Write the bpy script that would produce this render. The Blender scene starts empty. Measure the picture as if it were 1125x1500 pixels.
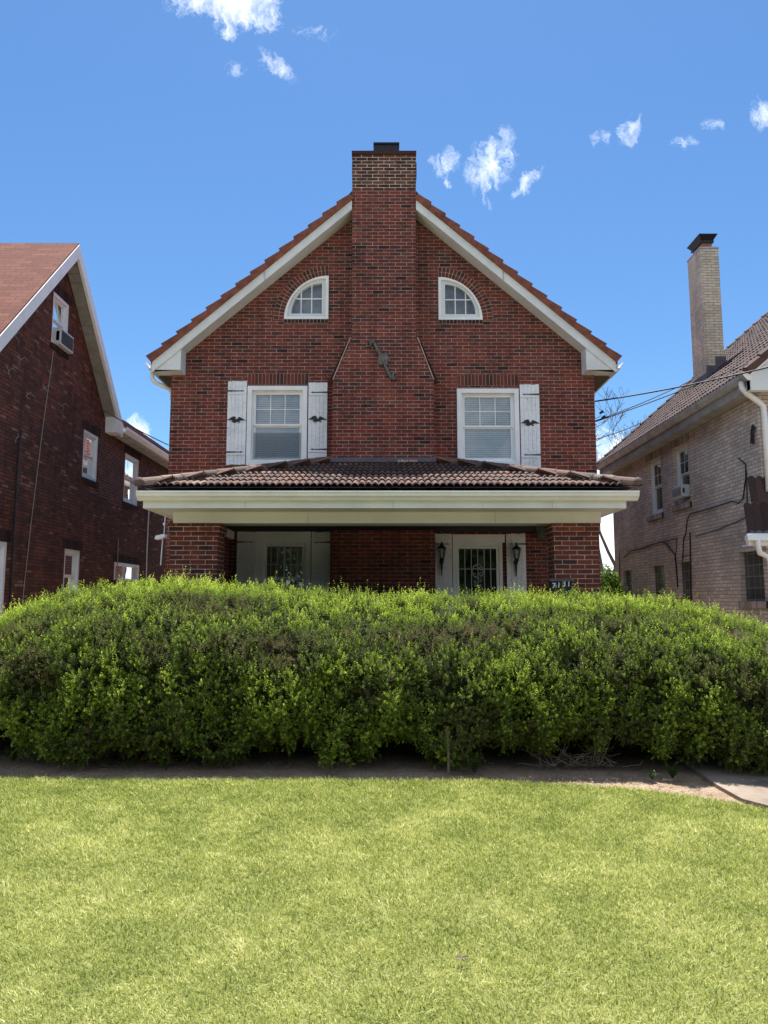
import bpy, bmesh, math, random
import numpy as np
from mathutils import Vector, Matrix, noise
from mathutils.geometry import delaunay_2d_cdt
random.seed(7); rng = np.random.default_rng(7)
R = math.radians
S = bpy.context.scene; COL = S.collection

# ------------------------------------------------------------------ camera, sky, sun
EYE = 1.6; PITCH = R(6.74); F = 1083.0
cam = bpy.data.objects.new('camera', bpy.data.cameras.new('camera')); COL.objects.link(cam); S.camera = cam
cam.location = (0, 0, EYE); cam.rotation_euler = (R(90) + PITCH, 0, 0)
cam.data.sensor_fit = 'VERTICAL'; cam.data.sensor_height = 36; cam.data.lens = 36 * F / 1500
cam.data.clip_start = .05; cam.data.clip_end = 2000
S.view_settings.view_transform = 'Standard'; S.view_settings.look = 'None'
S.view_settings.exposure = 1.02; S.view_settings.gamma = 1
S.render.resolution_x = 768; S.render.resolution_y = 1024
SUN_EL = R(71); SUN_AZ = R(0.5)      # azimuth: 0 = straight behind the house (+Y), positive to +X
sd = Vector((math.cos(SUN_EL) * math.sin(SUN_AZ), math.cos(SUN_EL) * math.cos(SUN_AZ), math.sin(SUN_EL)))
sl = bpy.data.lights.new('sun', 'SUN'); so = bpy.data.objects.new('sun', sl); COL.objects.link(so)
sl.energy = 5.0; sl.angle = R(.53); sl.color = (1, .965, .91)
so.rotation_euler = (-sd).to_track_quat('-Z', 'Y').to_euler(); so.location = sd * 60


def ray(px, py):
    u = (px - 562.5) / F; v = (750 - py) / F
    return u, math.cos(PITCH) - v * math.sin(PITCH), math.sin(PITCH) + v * math.cos(PITCH)


def at(px, py, Y):                   # photo measurement on a frontal plane at depth Y -> (x, z)
    u, y, z = ray(px, py); s = Y / y
    return u * s, EYE + z * s


def atX(px, py, X):                  # photo measurement on a side wall at x = X -> (y, z)
    u, y, z = ray(px, py); s = X / u
    return y * s, EYE + z * s


def atZ(px, py, Z=0.0):              # on the ground
    u, y, z = ray(px, py); s = (Z - EYE) / z
    return u * s, y * s


class NT:
    def __init__(self, tree): self.t = tree; tree.nodes.clear()
    def n(self, typ, **kw):
        nd = self.t.nodes.new(typ); ins = kw.pop('i', {})
        for k, v in kw.items(): setattr(nd, k, v)
        for k, v in ins.items():
            if isinstance(v, bpy.types.NodeSocket): self.t.links.new(v, nd.inputs[k])
            else: nd.inputs[k].default_value = v
        return nd
    def m(self, op, a, b=None, c=None, clamp=False):
        nd = self.t.nodes.new('ShaderNodeMath'); nd.operation = op; nd.use_clamp = clamp
        for k, v in enumerate((a, b, c)):
            if v is None: continue
            if isinstance(v, bpy.types.NodeSocket): self.t.links.new(v, nd.inputs[k])
            else: nd.inputs[k].default_value = v
        return nd.outputs[0]
    def mix(self, f, a, b, bt='MIX'):
        nd = self.t.nodes.new('ShaderNodeMix'); nd.data_type = 'RGBA'; nd.blend_type = bt
        for k, v in ((0, f), (6, a), (7, b)):
            if isinstance(v, bpy.types.NodeSocket): self.t.links.new(v, nd.inputs[k])
            else: nd.inputs[k].default_value = (tuple(v) + (1,)) if k else v
        return nd.outputs[2]
    def ramp(self, f, stops, interp='LINEAR'):
        nd = self.t.nodes.new('ShaderNodeValToRGB'); cr = nd.color_ramp; cr.interpolation = interp
        while len(cr.elements) < len(stops): cr.elements.new(.5)
        for e, (p, c) in zip(cr.elements, stops): e.position = p; e.color = tuple(c) + (1,)
        self.t.links.new(f, nd.inputs[0]); return nd.outputs[0]
    def noise(self, vec, scale, detail=4, rough=.55):
        return self.n('ShaderNodeTexNoise', i={'Vector': vec, 'Scale': scale, 'Detail': detail, 'Roughness': rough}).outputs[0]
    def link(self, a, b): self.t.links.new(a, b)


W = bpy.data.worlds.new('World'); S.world = W; W.use_nodes = True
w = NT(W.node_tree)
sky = w.n('ShaderNodeTexSky', sky_type='NISHITA', sun_disc=False, sun_elevation=SUN_EL, sun_rotation=SUN_AZ,
          altitude=300, air_density=1.15, dust_density=.35, ozone_density=2.2)
geo = w.n('ShaderNodeTexCoord').outputs['Generated']
sp = w.n('ShaderNodeSeparateXYZ', i={0: geo})
dy = w.m('MAXIMUM', sp.outputs[1], .02)
ca = w.m('DIVIDE', sp.outputs[0], dy); cb = w.m('DIVIDE', sp.outputs[2], dy)
cv = w.n('ShaderNodeCombineXYZ', i={0: ca, 1: cb}).outputs[0]
warp = w.n('ShaderNodeTexNoise', i={'Vector': cv, 'Scale': 26, 'Detail': 5, 'Roughness': .6})
cvw = w.n('ShaderNodeVectorMath', operation='MULTIPLY_ADD', i={0: warp.outputs[1], 1: (.05, .05, 0), 2: cv}).outputs[0]
sw = w.n('ShaderNodeSeparateXYZ', i={0: cvw})
# clouds: (photo x, photo y, half sizes, density, lean) read off as directions of the sky
clouds = [(290, 0, 44, 24, .9, 0), (352, 4, 54, 36, 1.35, 0), (388, 26, 26, 24, .9, .2), (338, 36, 16, 22, .8, 0), (404, 96, 22, 24, .72, -.5),
          (343, 97, 16, 11, .5, 0), (462, 46, 34, 13, .48, -.5), (650, 236, 20, 26, .72, 0), (657, 268, 10, 15, .55, 0), (719, 238, 31, 42, .95, .3),
          (710, 292, 15, 13, .5, 0), (774, 264, 15, 24, .75, .7), (879, 207, 16, 20, .5, .5), (922, 192, 16, 23, .75, .3), (998, 209, 25, 9, .6, .3),
          (1045, 187, 16, 13, .55, 0), (1117, 168, 18, 25, .8, 0), (207, 634, 20, 24, 1.3, 0), (900, 770, 60, 120, 1.9, 0), (890, 662, 34, 26, 1.2, 0),
          (60, 140, 10, 5, .1, 0)]
mask = None
for (px, py, rx, ry, d, lean) in clouds:
    u, y, z = ray(px, py); a0, b0 = u / y, z / y
    kx = 1.0 / (rx / F / y * 1.0); ky = 1.0 / (ry / F / y / y)
    da = w.m('SUBTRACT', sw.outputs[0], a0 + .025); db = w.m('SUBTRACT', sw.outputs[1], b0 + .025)
    if lean: da = w.m('MULTIPLY_ADD', db, -lean, da)
    da = w.m('MULTIPLY', da, kx); db = w.m('MULTIPLY', db, ky)
    r2 = w.m('ADD', w.m('MULTIPLY', da, da), w.m('MULTIPLY', db, db))
    mk = w.m('MULTIPLY', w.m('SUBTRACT', 1.0, w.m('MULTIPLY', r2, .55), clamp=True), d)
    mask = mk if mask is None else w.m('MAXIMUM', mask, mk)
st = w.n('ShaderNodeMapping', i={0: cvw, 2: (0, 0, .6), 3: (1.5, .75, 1)}).outputs[0]
nz = w.n('ShaderNodeTexNoise', i={'Vector': st, 'Scale': 44, 'Detail': 10, 'Roughness': .7}).outputs[0]
dens = w.m('MULTIPLY_ADD', w.m('SUBTRACT', nz, .5), 2.5, w.m('SUBTRACT', w.m('MULTIPLY', mask, .85), .27))
dens = w.m('MULTIPLY', w.m('MULTIPLY', dens, .85, clamp=True), w.m('MULTIPLY', mask, 2.0, clamp=True), clamp=True)
dens = w.m('MULTIPLY', w.m('SMOOTHSTEP', dens, 0, 1) if False else dens, w.m('GREATER_THAN', sp.outputs[1], .05))
# bright broken cloud added behind the viewer to fill the facade; reflects in the glass
bk = w.noise(geo, 6, 6, .6)
bk = w.m('MULTIPLY', w.m('MULTIPLY', w.m('SUBTRACT', bk, .40), 4, clamp=True), w.m('LESS_THAN', sp.outputs[1], -.05))
bk = w.m('MULTIPLY', bk, w.m('MULTIPLY', w.m('GREATER_THAN', sp.outputs[2], 0.0), .8))
dens = w.m('MAXIMUM', dens, bk)
skyc = w.mix(.0, sky.outputs[0], sky.outputs[0])
hs = w.n('ShaderNodeHueSaturation', i={'Saturation': 1.06, 'Value': 1.0, 'Color': skyc}).outputs[0]
skyt = w.mix(1.0, hs, (.53, .725, .88), 'MULTIPLY')
colr = w.mix(dens, skyt, (8.3, 8.7, 9.2))
bg = w.n('ShaderNodeBackground', i={'Color': colr, 'Strength': .088})
w.link(bg.outputs[0], w.n('ShaderNodeOutputWorld').inputs[0])


# ------------------------------------------------------------------ materials
def mat(name, fn):
    m = bpy.data.materials.new(name); m.use_nodes = True; t = NT(m.node_tree)
    sh = fn(t); t.link(sh, t.n('ShaderNodeOutputMaterial').inputs[0]); return m


def pbsdf(t, col, rough=.6, bump=None, bs=.3, dist=.01, spec=.3, metal=0.0):
    i = {'Base Color': col if isinstance(col, bpy.types.NodeSocket) else tuple(col) + (1,), 'Roughness': rough,
         'Specular IOR Level': spec, 'Metallic': metal}
    if bump is not None:
        i['Normal'] = t.n('ShaderNodeBump', i={'Height': bump, 'Strength': bs, 'Distance': dist}).outputs[0]
    return t.n('ShaderNodeBsdfPrincipled', i=i).outputs[0]


def plain(name, col, rough=.6, var=.12, scale=6, spec=.3, metal=0, bs=.15):
    def fn(t):
        oc = t.n('ShaderNodeTexCoord').outputs['Object']
        a = t.noise(oc, scale, 6, .65)
        dark = tuple(c * (1 - var * 2.2) for c in col); lite = tuple(min(1, c * (1 + var)) for c in col)
        c = t.ramp(a, [(.3, dark), (.55, col), (.75, lite)])
        return pbsdf(t, c, rough, t.noise(oc, scale * 12, 3), bs, .003, spec, metal)
    return mat(name, fn)


def brick_mat(name, stops, mortar, bw=.2132, rh=.0677, ms=.0095, patch=None, bs=.6, mvar=.25, stain=True, mdark=None):
    def fn(t):
        uv = t.n('ShaderNodeUVMap').outputs[0]; oc = t.n('ShaderNodeTexCoord').outputs['Object']
        jit = t.n('ShaderNodeTexNoise', i={'Vector': uv, 'Scale': 9, 'Detail': 3}).outputs[1]
        v = t.n('ShaderNodeVectorMath', operation='MULTIPLY_ADD', i={0: jit, 1: (.005, .004, 0), 2: uv}).outputs[0]
        b = t.n('ShaderNodeTexBrick', offset=.5, i={'Vector': v, 'Color1': (0, 0, 0, 1), 'Color2': (1, 1, 1, 1), 'Mortar': (.5, .5, .5, 1),
                'Scale': 1, 'Mortar Size': ms / 2, 'Mortar Smooth': .25, 'Brick Width': bw, 'Row Height': rh, 'Bias': 0})
        c = t.ramp(b.outputs[0], stops, 'CONSTANT')
        fine = t.noise(oc, 60, 4, .7); big = t.noise(oc, .9, 5, .6)
        c = t.mix(1.0, c, t.ramp(fine, [(.3, (.62, .62, .62)), (.7, (1.3, 1.3, 1.3))]), 'MULTIPLY')
        c = t.mix(1.0, c, t.ramp(big, [(.3, (.72, .72, .74)), (.7, (1.22, 1.18, 1.15))]), 'MULTIPLY')
        mo = t.mix(1.0, mortar, t.ramp(t.noise(oc, 7, 4, .6), [(.35, (1 - mvar * 1.8,) * 3), (.65, (1 + mvar,) * 3)]), 'MULTIPLY')
        if mdark is not None:
            mo = t.mix(t.ramp(t.noise(oc, .7, 4, .6), [(.50, (0, 0, 0)), (.60, (1, 1, 1))]), mo, mdark)
        c = t.mix(b.outputs[1], c, mo)
        sm = t.n('ShaderNodeMapping', i={0: oc, 3: (2.6, 2.6, .35)}).outputs[0]
        c = t.mix(1.0, c, t.ramp(t.noise(sm, 1.7, 6, .7), [(.32, (.70, .69, .70)), (.5, (1, 1, 1)), (.72, (1.16, 1.13, 1.12))] if stain else [(.3, (.9,) * 3), (.6, (1.03,) * 3)]), 'MULTIPLY')
        if patch: c = patch(t, oc, c)
        h = t.m('ADD', t.m('MULTIPLY', b.outputs[1], -1.0), t.m('MULTIPLY', fine, .35))
        return pbsdf(t, c, .85, h, bs, .012, .2)
    return mat(name, fn)


def warm_low(t, oc, c):     # the house's redder, cleaner bricks under the second floor windows
    z = t.n('ShaderNodeSeparateXYZ', i={0: oc}).outputs[2]
    k = t.m('MULTIPLY', t.m('SUBTRACT', 5.9, t.m('MULTIPLY_ADD', t.noise(oc, .8, 3), 1.6, t.m('SUBTRACT', z, .8))), t.m('MULTIPLY', .38, t.m('GREATER_THAN', z, 3.3)), clamp=True)
    return t.mix(k, c, t.mix(1.0, c, (1.28, 1.06, .96), 'MULTIPLY'))


RED = [(0, (.040, .024, .024)), (.03, (.085, .040, .036)), (.13, (.122, .040, .033)), (.36, (.158, .043, .034)), (.55, (.180, .048, .036)),
       (.74, (.135, .045, .036)), (.84, (.195, .054, .037)), (.95, (.15, .068, .05))]
M = {}
M['brick'] = brick_mat('red_brick', RED, (.40, .29, .245), patch=warm_low, ms=.0105)
M['brick_pier'] = brick_mat('porch_brick', [(0, (.06, .035, .033)), (.05, (.11, .038, .030)), (.2, (.165, .046, .034)), (.55, (.20, .054, .038)), (.8, (.15, .045, .034))], (.50, .37, .31), ms=.011)
M['brick_top'] = brick_mat('chimney_top_brick', [(0, (.06, .03, .024)), (.3, (.10, .05, .038)), (.6, (.13, .06, .042)), (.85, (.085, .045, .036))], (.60, .48, .39), ms=.013)
M['brick_dark'] = brick_mat('dark_neighbour_brick', [(0, (.11, .050, .036)), (.3, (.17, .064, .043)), (.6, (.215, .078, .050)), (.8, (.135, .060, .045)), (.95, (.28, .15, .11))],
                            (.06, .038, .03), ms=.014, bs=1.0, mvar=.4)
M['brick_repoint'] = brick_mat('repointed_dark_brick', [(0, (.10, .045, .035)), (.3, (.15, .055, .042)), (.6, (.19, .065, .047)), (.8, (.12, .05, .04))], (.34, .23, .19), ms=.010)
M['brick_cream'] = brick_mat('cream_brick', [(0, (.56, .47, .40)), (.2, (.66, .56, .48)), (.45, (.70, .60, .51)), (.7, (.61, .52, .44)), (.9, (.73, .63, .54))],
                             (.30, .25, .215), ms=.012, rh=.0677, bs=.8, stain=False)
M['brick_cream_clean'] = brick_mat('clean_cream_brick', [(0, (.68, .58, .42)), (.3, (.76, .67, .50)), (.6, (.80, .71, .54)), (.85, (.72, .61, .45))], (.28, .23, .19), ms=.012)


def block_fn(stops):
    def fn(t):
        oc = t.n('ShaderNodeTexCoord').outputs['Object']
        r = t.n('ShaderNodeNewGeometry').outputs['Random Per Island']
        f = t.noise(oc, 55, 4, .7)
        c = t.mix(1.0, t.ramp(r, stops, 'CONSTANT'), t.ramp(f, [(.3, (.65,) * 3), (.7, (1.3,) * 3)]), 'MULTIPLY')
        return pbsdf(t, c, .85, f, .4, .006, .2)
    return fn


M['block'] = mat('red_header_brick', block_fn([(0, (.06, .03, .026)), (.2, (.13, .04, .03)), (.5, (.17, .047, .034)), (.8, (.10, .038, .03))]))
M['block_dark'] = mat('dark_sill_brick', block_fn([(0, (.03, .018, .017)), (.3, (.055, .028, .025)), (.6, (.085, .035, .03)), (.8, (.045, .025, .022))]))
M['block_cream'] = mat('cream_sill_brick', block_fn([(0, (.32, .26, .22)), (.4, (.42, .34, .29)), (.7, (.5, .41, .35))]))
M['mortar'] = plain('mortar', (.48, .36, .30), .9, .15, 8)
M['mortar_dark'] = plain('dark_mortar', (.05, .035, .03), .9, .2, 8)
M['white'] = plain('white_paint', (.84, .86, .86), .45, .05, 3)


def shutter_fn(t):
    oc = t.n('ShaderNodeTexCoord').outputs['Object']
    mp = t.n('ShaderNodeMapping', i={0: oc, 3: (1, 1, .25)}).outputs[0]
    a = t.noise(mp, 130, 5, .75); b = t.noise(oc, 3, 4, .6)
    peel = t.ramp(t.m('ADD', a, t.m('MULTIPLY', b, .35)), [(.62, (.82, .85, .88)), (.72, (.74, .77, .80)), (.84, (.42, .44, .46))])
    return pbsdf(t, peel, .6, a, .3, .003)


M['shutter'] = mat('peeling_white_shutter_paint', shutter_fn)
M['fascia'] = plain('weathered_fascia_paint', (.68, .72, .73), .55, .08, 1.6)
M['cream'] = plain('cream_trim_paint', (.76, .77, .75), .5, .06, 1.5)
M['gutter'] = plain('white_gutter_enamel', (.87, .88, .88), .35, .05, 2.2, .5)
M['gutter_old'] = plain('aged_gutter', (.42, .42, .42), .5, .2, 3, .4)
M['soffit'] = plain('brown_soffit', (.10, .085, .07), .8, .15, 3)
M['soffit_grey'] = plain('grey_soffit', (.34, .33, .31), .7, .15, 3)
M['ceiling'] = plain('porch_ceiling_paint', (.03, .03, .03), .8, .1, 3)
M['black'] = plain('black_iron', (.018, .018, .02), .5, .2, 20, .4)
M['iron'] = plain('weathered_grey_iron', (.15, .145, .13), .75, .25, 14, .3)
M['dark'] = plain('dark_interior', (.02, .02, .02), .9, .1, 3)
M['blind'] = plain('pale_blinds', (.80, .82, .80), .6, .05, 3)
M['curtain'] = plain('grey_curtain', (.34, .35, .36), .8, .2, 5)
M['tile_red'] = plain('terracotta_verge_tile', (.215, .075, .048), .75, .25, 5)
M['clay'] = plain('clay_flue', (.36, .15, .09), .8, .1, 6)
M['cable'] = plain('black_cable', (.03, .03, .032), .6, .1, 5)
M['cable_pale'] = plain('pale_cable', (.34, .30, .27), .6, .1, 5)
M['bark'] = plain('grey_bark', (.10, .08, .065), .9, .25, 8)
M['twig'] = plain('dead_twig', (.20, .155, .12), .9, .25, 14)
M['concrete'] = plain('driveway_concrete', (.26, .205, .16), .9, .2, 2.5, bs=.4)
M['asphalt'] = plain('worn_pale_asphalt', (.24, .25, .26), .9, .1, 3)
M['flash'] = plain('metal_flashing', (.13, .12, .13), .6, .15, 4)
M['ac'] = plain('air_conditioner_shell', (.60, .62, .63), .5, .08, 5)
M['grille'] = plain('dark_grille', (.075, .085, .09), .6, .15, 30)
M['screen_door'] = plain('white_security_bars', (.55, .58, .60), .5, .05, 5)


def tile_fn(t):
    oc = t.n('ShaderNodeTexCoord').outputs['Object']
    r = t.n('ShaderNodeAttribute', attribute_name='tint').outputs['Fac']
    c = t.ramp(r, [(0, (.075, .045, .038)), (.35, (.115, .068, .055)), (.65, (.16, .085, .066)), (.9, (.22, .115, .08)), (1, (.24, .18, .15))])
    g = t.noise(oc, 3.5, 6, .65); f = t.noise(oc, 45, 4, .7)
    c = t.mix(t.ramp(g, [(.42, (0, 0, 0)), (.66, (.7, .7, .7))]), c, (.085, .078, .07))
    c = t.mix(1.0, c, t.ramp(f, [(.3, (.65,) * 3), (.7, (1.35,) * 3)]), 'MULTIPLY')
    return pbsdf(t, c, .8, f, .4, .006, .25)


M['tile'] = mat('weathered_clay_tile', tile_fn)


def tile_dark_fn(t):
    oc = t.n('ShaderNodeTexCoord').outputs['Object']
    r = t.n('ShaderNodeAttribute', attribute_name='tint').outputs['Fac']
    c = t.ramp(r, [(0, (.036, .023, .022)), (.5, (.066, .04, .037)), (1, (.105, .058, .05))])
    f = t.noise(oc, 45, 4, .7)
    return pbsdf(t, t.mix(1.0, c, t.ramp(f, [(.3, (.65,) * 3), (.7, (1.35,) * 3)]), 'MULTIPLY'), .8, f, .4, .006, .2)


M['tile_dark'] = mat('dark_brown_clay_tile', tile_dark_fn)


def shingle_fn(t):
    uv = t.n('ShaderNodeUVMap').outputs[0]; oc = t.n('ShaderNodeTexCoord').outputs['Object']
    b = t.n('ShaderNodeTexBrick', offset=.5, i={'Vector': uv, 'Color1': (0, 0, 0, 1), 'Color2': (1, 1, 1, 1), 'Mortar': (.5, .5, .5, 1),
            'Scale': 1, 'Mortar Size': .006, 'Mortar Smooth': .3, 'Brick Width': .33, 'Row Height': .14})
    c = t.ramp(b.outputs[0], [(0, (.155, .062, .045)), (.5, (.185, .073, .052)), (1, (.225, .088, .062))])
    c = t.mix(b.outputs[1], c, (.09, .035, .025))
    f = t.noise(oc, 40, 4, .7)
    c = t.mix(1.0, c, t.ramp(f, [(.3, (.75,) * 3), (.7, (1.2,) * 3)]), 'MULTIPLY')
    return pbsdf(t, c, .9, t.m('SUBTRACT', f, b.outputs[1]), .5, .01, .2)


M['shingle'] = mat('red_shingle', shingle_fn)


def glass_fn(refl, tint, rough=.015, gain=1.6):
    def fn(t):
        fr = t.m('MULTIPLY_ADD', t.n('ShaderNodeFresnel', i={0: 1.5}).outputs[0], gain, refl, clamp=True)
        oc = t.n('ShaderNodeTexCoord').outputs['Object']
        nrm = t.n('ShaderNodeBump', i={'Height': t.noise(oc, 1.6, 2), 'Strength': .12, 'Distance': .02}).outputs[0]
        gl = t.n('ShaderNodeBsdfGlossy', i={0: (.95, .97, 1, 1), 1: rough, 'Normal': nrm})
        tr = t.n('ShaderNodeBsdfTransparent', i={0: tuple(tint) + (1,)})
        return t.n('ShaderNodeMixShader', i={0: fr, 1: tr.outputs[0], 2: gl.outputs[0]}).outputs[0]
    return fn


M['glass'] = mat('window_glass', glass_fn(.035, (.95, .96, .95), gain=1.0))
M['glass_dull'] = mat('shaded_window_glass', glass_fn(.03, (.6, .63, .63), gain=.9))
M['lamp_glass'] = mat('lantern_glass', glass_fn(.12, (.75, .8, .8), .2))
M['insect_screen'] = mat('insect_screen', lambda t: t.n('ShaderNodeMixShader', i={0: .45, 1: t.n('ShaderNodeBsdfTransparent').outputs[0],
                         2: t.n('ShaderNodeBsdfDiffuse', i={0: (.16, .18, .20, 1)}).outputs[0]}).outputs[0])


def gblock_fn(t):
    uv = t.n('ShaderNodeUVMap').outputs[0]
    b = t.n('ShaderNodeTexBrick', offset=0, i={'Vector': uv, 'Color1': (.045, .055, .05, 1), 'Color2': (.085, .10, .085, 1), 'Mortar': (.22, .22, .19, 1),
            'Scale': 1, 'Mortar Size': .008, 'Mortar Smooth': .3, 'Brick Width': .2, 'Row Height': .2})
    return pbsdf(t, b.outputs[0], .15, t.m('MULTIPLY_ADD', b.outputs[1], -1.0, t.noise(uv, 22, 2)), .5, .02, .6)


M['glass_block'] = mat('glass_block', gblock_fn)


def foliage(name, stops, trans=.3, rough=.5, spec=.25, tr_c=(1.25, 1.35, .7)):
    def fn(t):
        a = t.n('ShaderNodeAttribute', attribute_name='tint').outputs['Fac']
        c = t.ramp(a, stops)
        d = pbsdf(t, c, rough, spec=spec)
        tr = t.n('ShaderNodeBsdfTranslucent', i={0: t.mix(1.0, c, tr_c, 'MULTIPLY')}).outputs[0]
        return t.n('ShaderNodeMixShader', i={0: trans, 1: d, 2: tr}).outputs[0]
    return mat(name, fn)


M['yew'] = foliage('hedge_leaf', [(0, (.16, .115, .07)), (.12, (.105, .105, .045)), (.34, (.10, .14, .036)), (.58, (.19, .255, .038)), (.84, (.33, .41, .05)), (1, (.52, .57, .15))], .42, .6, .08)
M['grass'] = foliage('grass_blade', [(0, (.13, .185, .042)), (.28, (.265, .32, .075)), (.52, (.43, .47, .135)), (.78, (.66, .66, .28)), (1, (.90, .86, .53))], .42, .55, .2, (1.12, 1.1, .95))
M['weed'] = foliage('weed_leaf', [(0, (.03, .06, .015)), (1, (.09, .16, .03))], .3)
M['bush'] = foliage('bush_leaf', [(0, (.03, .055, .012)), (.5, (.08, .14, .02)), (1, (.18, .26, .04))], .3)


def lawn_fn(t):
    oc = t.n('ShaderNodeTexCoord').outputs['Object']
    c = t.ramp(t.noise(oc, 1.4, 6, .65), [(.3, (.22, .25, .07)), (.5, (.33, .35, .11)), (.7, (.42, .42, .17))])
    f = t.noise(oc, 90, 5, .75)
    c = t.mix(1.0, c, t.ramp(f, [(.3, (.45,) * 3), (.7, (1.3,) * 3)]), 'MULTIPLY')
    return pbsdf(t, c, .9, f, .8, .03, .1)


def dirt_fn(t):
    oc = t.n('ShaderNodeTexCoord').outputs['Object']
    a = t.noise(oc, 2.2, 6, .6); f = t.noise(oc, 38, 6, .75)
    c = t.ramp(a, [(.3, (.24, .165, .11)), (.5, (.33, .24, .165)), (.62, (.39, .29, .205)), (.75, (.24, .225, .11))])
    c = t.mix(1.0, c, t.ramp(f, [(.3, (.5,) * 3), (.72, (1.6,) * 3)]), 'MULTIPLY')
    return pbsdf(t, c, .95, f, .8, .03, .1)


M['lawn'] = mat('lawn_soil', lawn_fn); M['dirt'] = mat('bare_dirt', dirt_fn)


# ------------------------------------------------------------------ mesh building
class Fr:                              # a local frame on a wall: u along, v up, w outward
    def __init__(s, o, u, w): s.o = Vector(o); s.u = Vector(u); s.w = Vector(w)
    def __call__(s, u, v, w=0.0): return s.o + s.u * u + Vector((0, 0, v)) + s.w * w


ID = lambda x, y, z: Vector((x, y, z))


class MB:
    def __init__(s): s.v = []; s.f = []; s.t = []
    def poly(s, pts, tint=None):
        b = len(s.v); s.v += [Vector(p) for p in pts]; s.f.append(tuple(range(b, b + len(pts)))); s.t.append(tint); return s
    def box(s, x0, x1, y0, y1, z0, z1, fr=ID, tint=None):
        b = len(s.v)
        for z in (z0, z1):
            for x, y in ((x0, y0), (x1, y0), (x1, y1), (x0, y1)): s.v.append(Vector(fr(x, y, z)))
        for f in ((0, 1, 2, 3), (7, 6, 5, 4), (0, 4, 5, 1), (1, 5, 6, 2), (2, 6, 7, 3), (3, 7, 4, 0)):
            s.f.append(tuple(b + k for k in f)); s.t.append(tint)
        return s
    def prism(s, poly, a, fr=None, w0=0, w1=.1, tint=None):   # poly in (u,v); extrude w0..w1 through frame
        fr = fr or a; n = len(poly); b = len(s.v)
        for w_ in (w0, w1):
            for (u, v) in poly: s.v.append(Vector(fr(u, v, w_)))
        s.f.append(tuple(b + k for k in range(n))); s.f.append(tuple(b + n + k for k in reversed(range(n))))
        for k in range(n): s.f.append((b + k, b + (k + 1) % n, b + n + (k + 1) % n, b + n + k))
        s.t += [tint] * (n + 2); return s
    def tube(s, pts, r, sides=8, cap=True, tint=None):
        pts = [Vector(p) for p in pts]; rs = r if isinstance(r, (list, tuple)) else [r] * len(pts)
        b = len(s.v); up = None
        for k, p in enumerate(pts):
            d = (pts[min(k + 1, len(pts) - 1)] - pts[max(k - 1, 0)]).normalized()
            if up is None: up = d.orthogonal().normalized()
            up = (up - d * up.dot(d)).normalized(); si = d.cross(up)
            for q in range(sides):
                a = 2 * math.pi * q / sides
                s.v.append(p + (up * math.cos(a) + si * math.sin(a)) * rs[k])
        for k in range(len(pts) - 1):
            for q in range(sides):
                a = b + k * sides + q; c = b + k * sides + (q + 1) % sides
                s.f.append((a, c, c + sides, a + sides)); s.t.append(tint)
        if cap:
            s.f.append(tuple(b + q for q in reversed(range(sides)))); s.f.append(tuple(b + (len(pts) - 1) * sides + q for q in range(sides))); s.t += [tint, tint]
        return s
    def build(s, name, m, parent=None, origin=None, smooth=False, bevel=0, uvfn=None):
        o0 = Vector(parent['_o']) if parent is not None and origin is None else Vector(origin or (0, 0, 0))
        me = bpy.data.meshes.new(name); me.from_pydata([tuple(p - o0) for p in s.v], [], s.f)
        me.materials.append(M[m] if isinstance(m, str) else m)
        uvl = me.uv_layers.new(name='UVMap')
        for p in me.polygons:
            n = p.normal; a = [abs(n.x), abs(n.y), abs(n.z)]; k = a.index(max(a))
            for li in p.loop_indices:
                c = me.vertices[me.loops[li].vertex_index].co + o0
                uvl.data[li].uv = uvfn(c, n) if uvfn else ((c.y, c.z) if k == 0 else (c.x, c.z) if k == 1 else (c.x, c.y))
            p.use_smooth = smooth
        if any(t is not None for t in s.t):
            at_ = me.attributes.new('tint', 'FLOAT', 'FACE')
            at_.data.foreach_set('value', [t if t is not None else .5 for t in s.t])
        o = bpy.data.objects.new(name, me); COL.objects.link(o)
        if parent is not None:
            o.parent = parent; o['_o'] = list(o0)
        else: o.location = o0; o['_o'] = list(o0)
        if bevel:
            b = o.modifiers.new('b', 'BEVEL'); b.width = bevel; b.segments = 2; b.limit_method = 'ANGLE'
        return o


def tag(o, label=None, cat=None, group=None, kind=None):
    if label: o['label'] = label
    if cat: o['category'] = cat
    if group: o['group'] = group
    if kind: o['kind'] = kind
    return o


def thing(name, loc, label, cat, group=None):
    o = bpy.data.objects.new(name, None); COL.objects.link(o); o.location = loc; o['_o'] = list(loc); o.empty_display_size = .2
    return tag(o, label, cat, group)


def inpoly(p, poly):
    x, y = p; c = False; n = len(poly)
    for i in range(n):
        x1, y1 = poly[i]; x2, y2 = poly[i - 1]
        if (y1 > y) != (y2 > y) and x < (x2 - x1) * (y - y1) / (y2 - y1) + x1: c = not c
    return c


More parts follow.
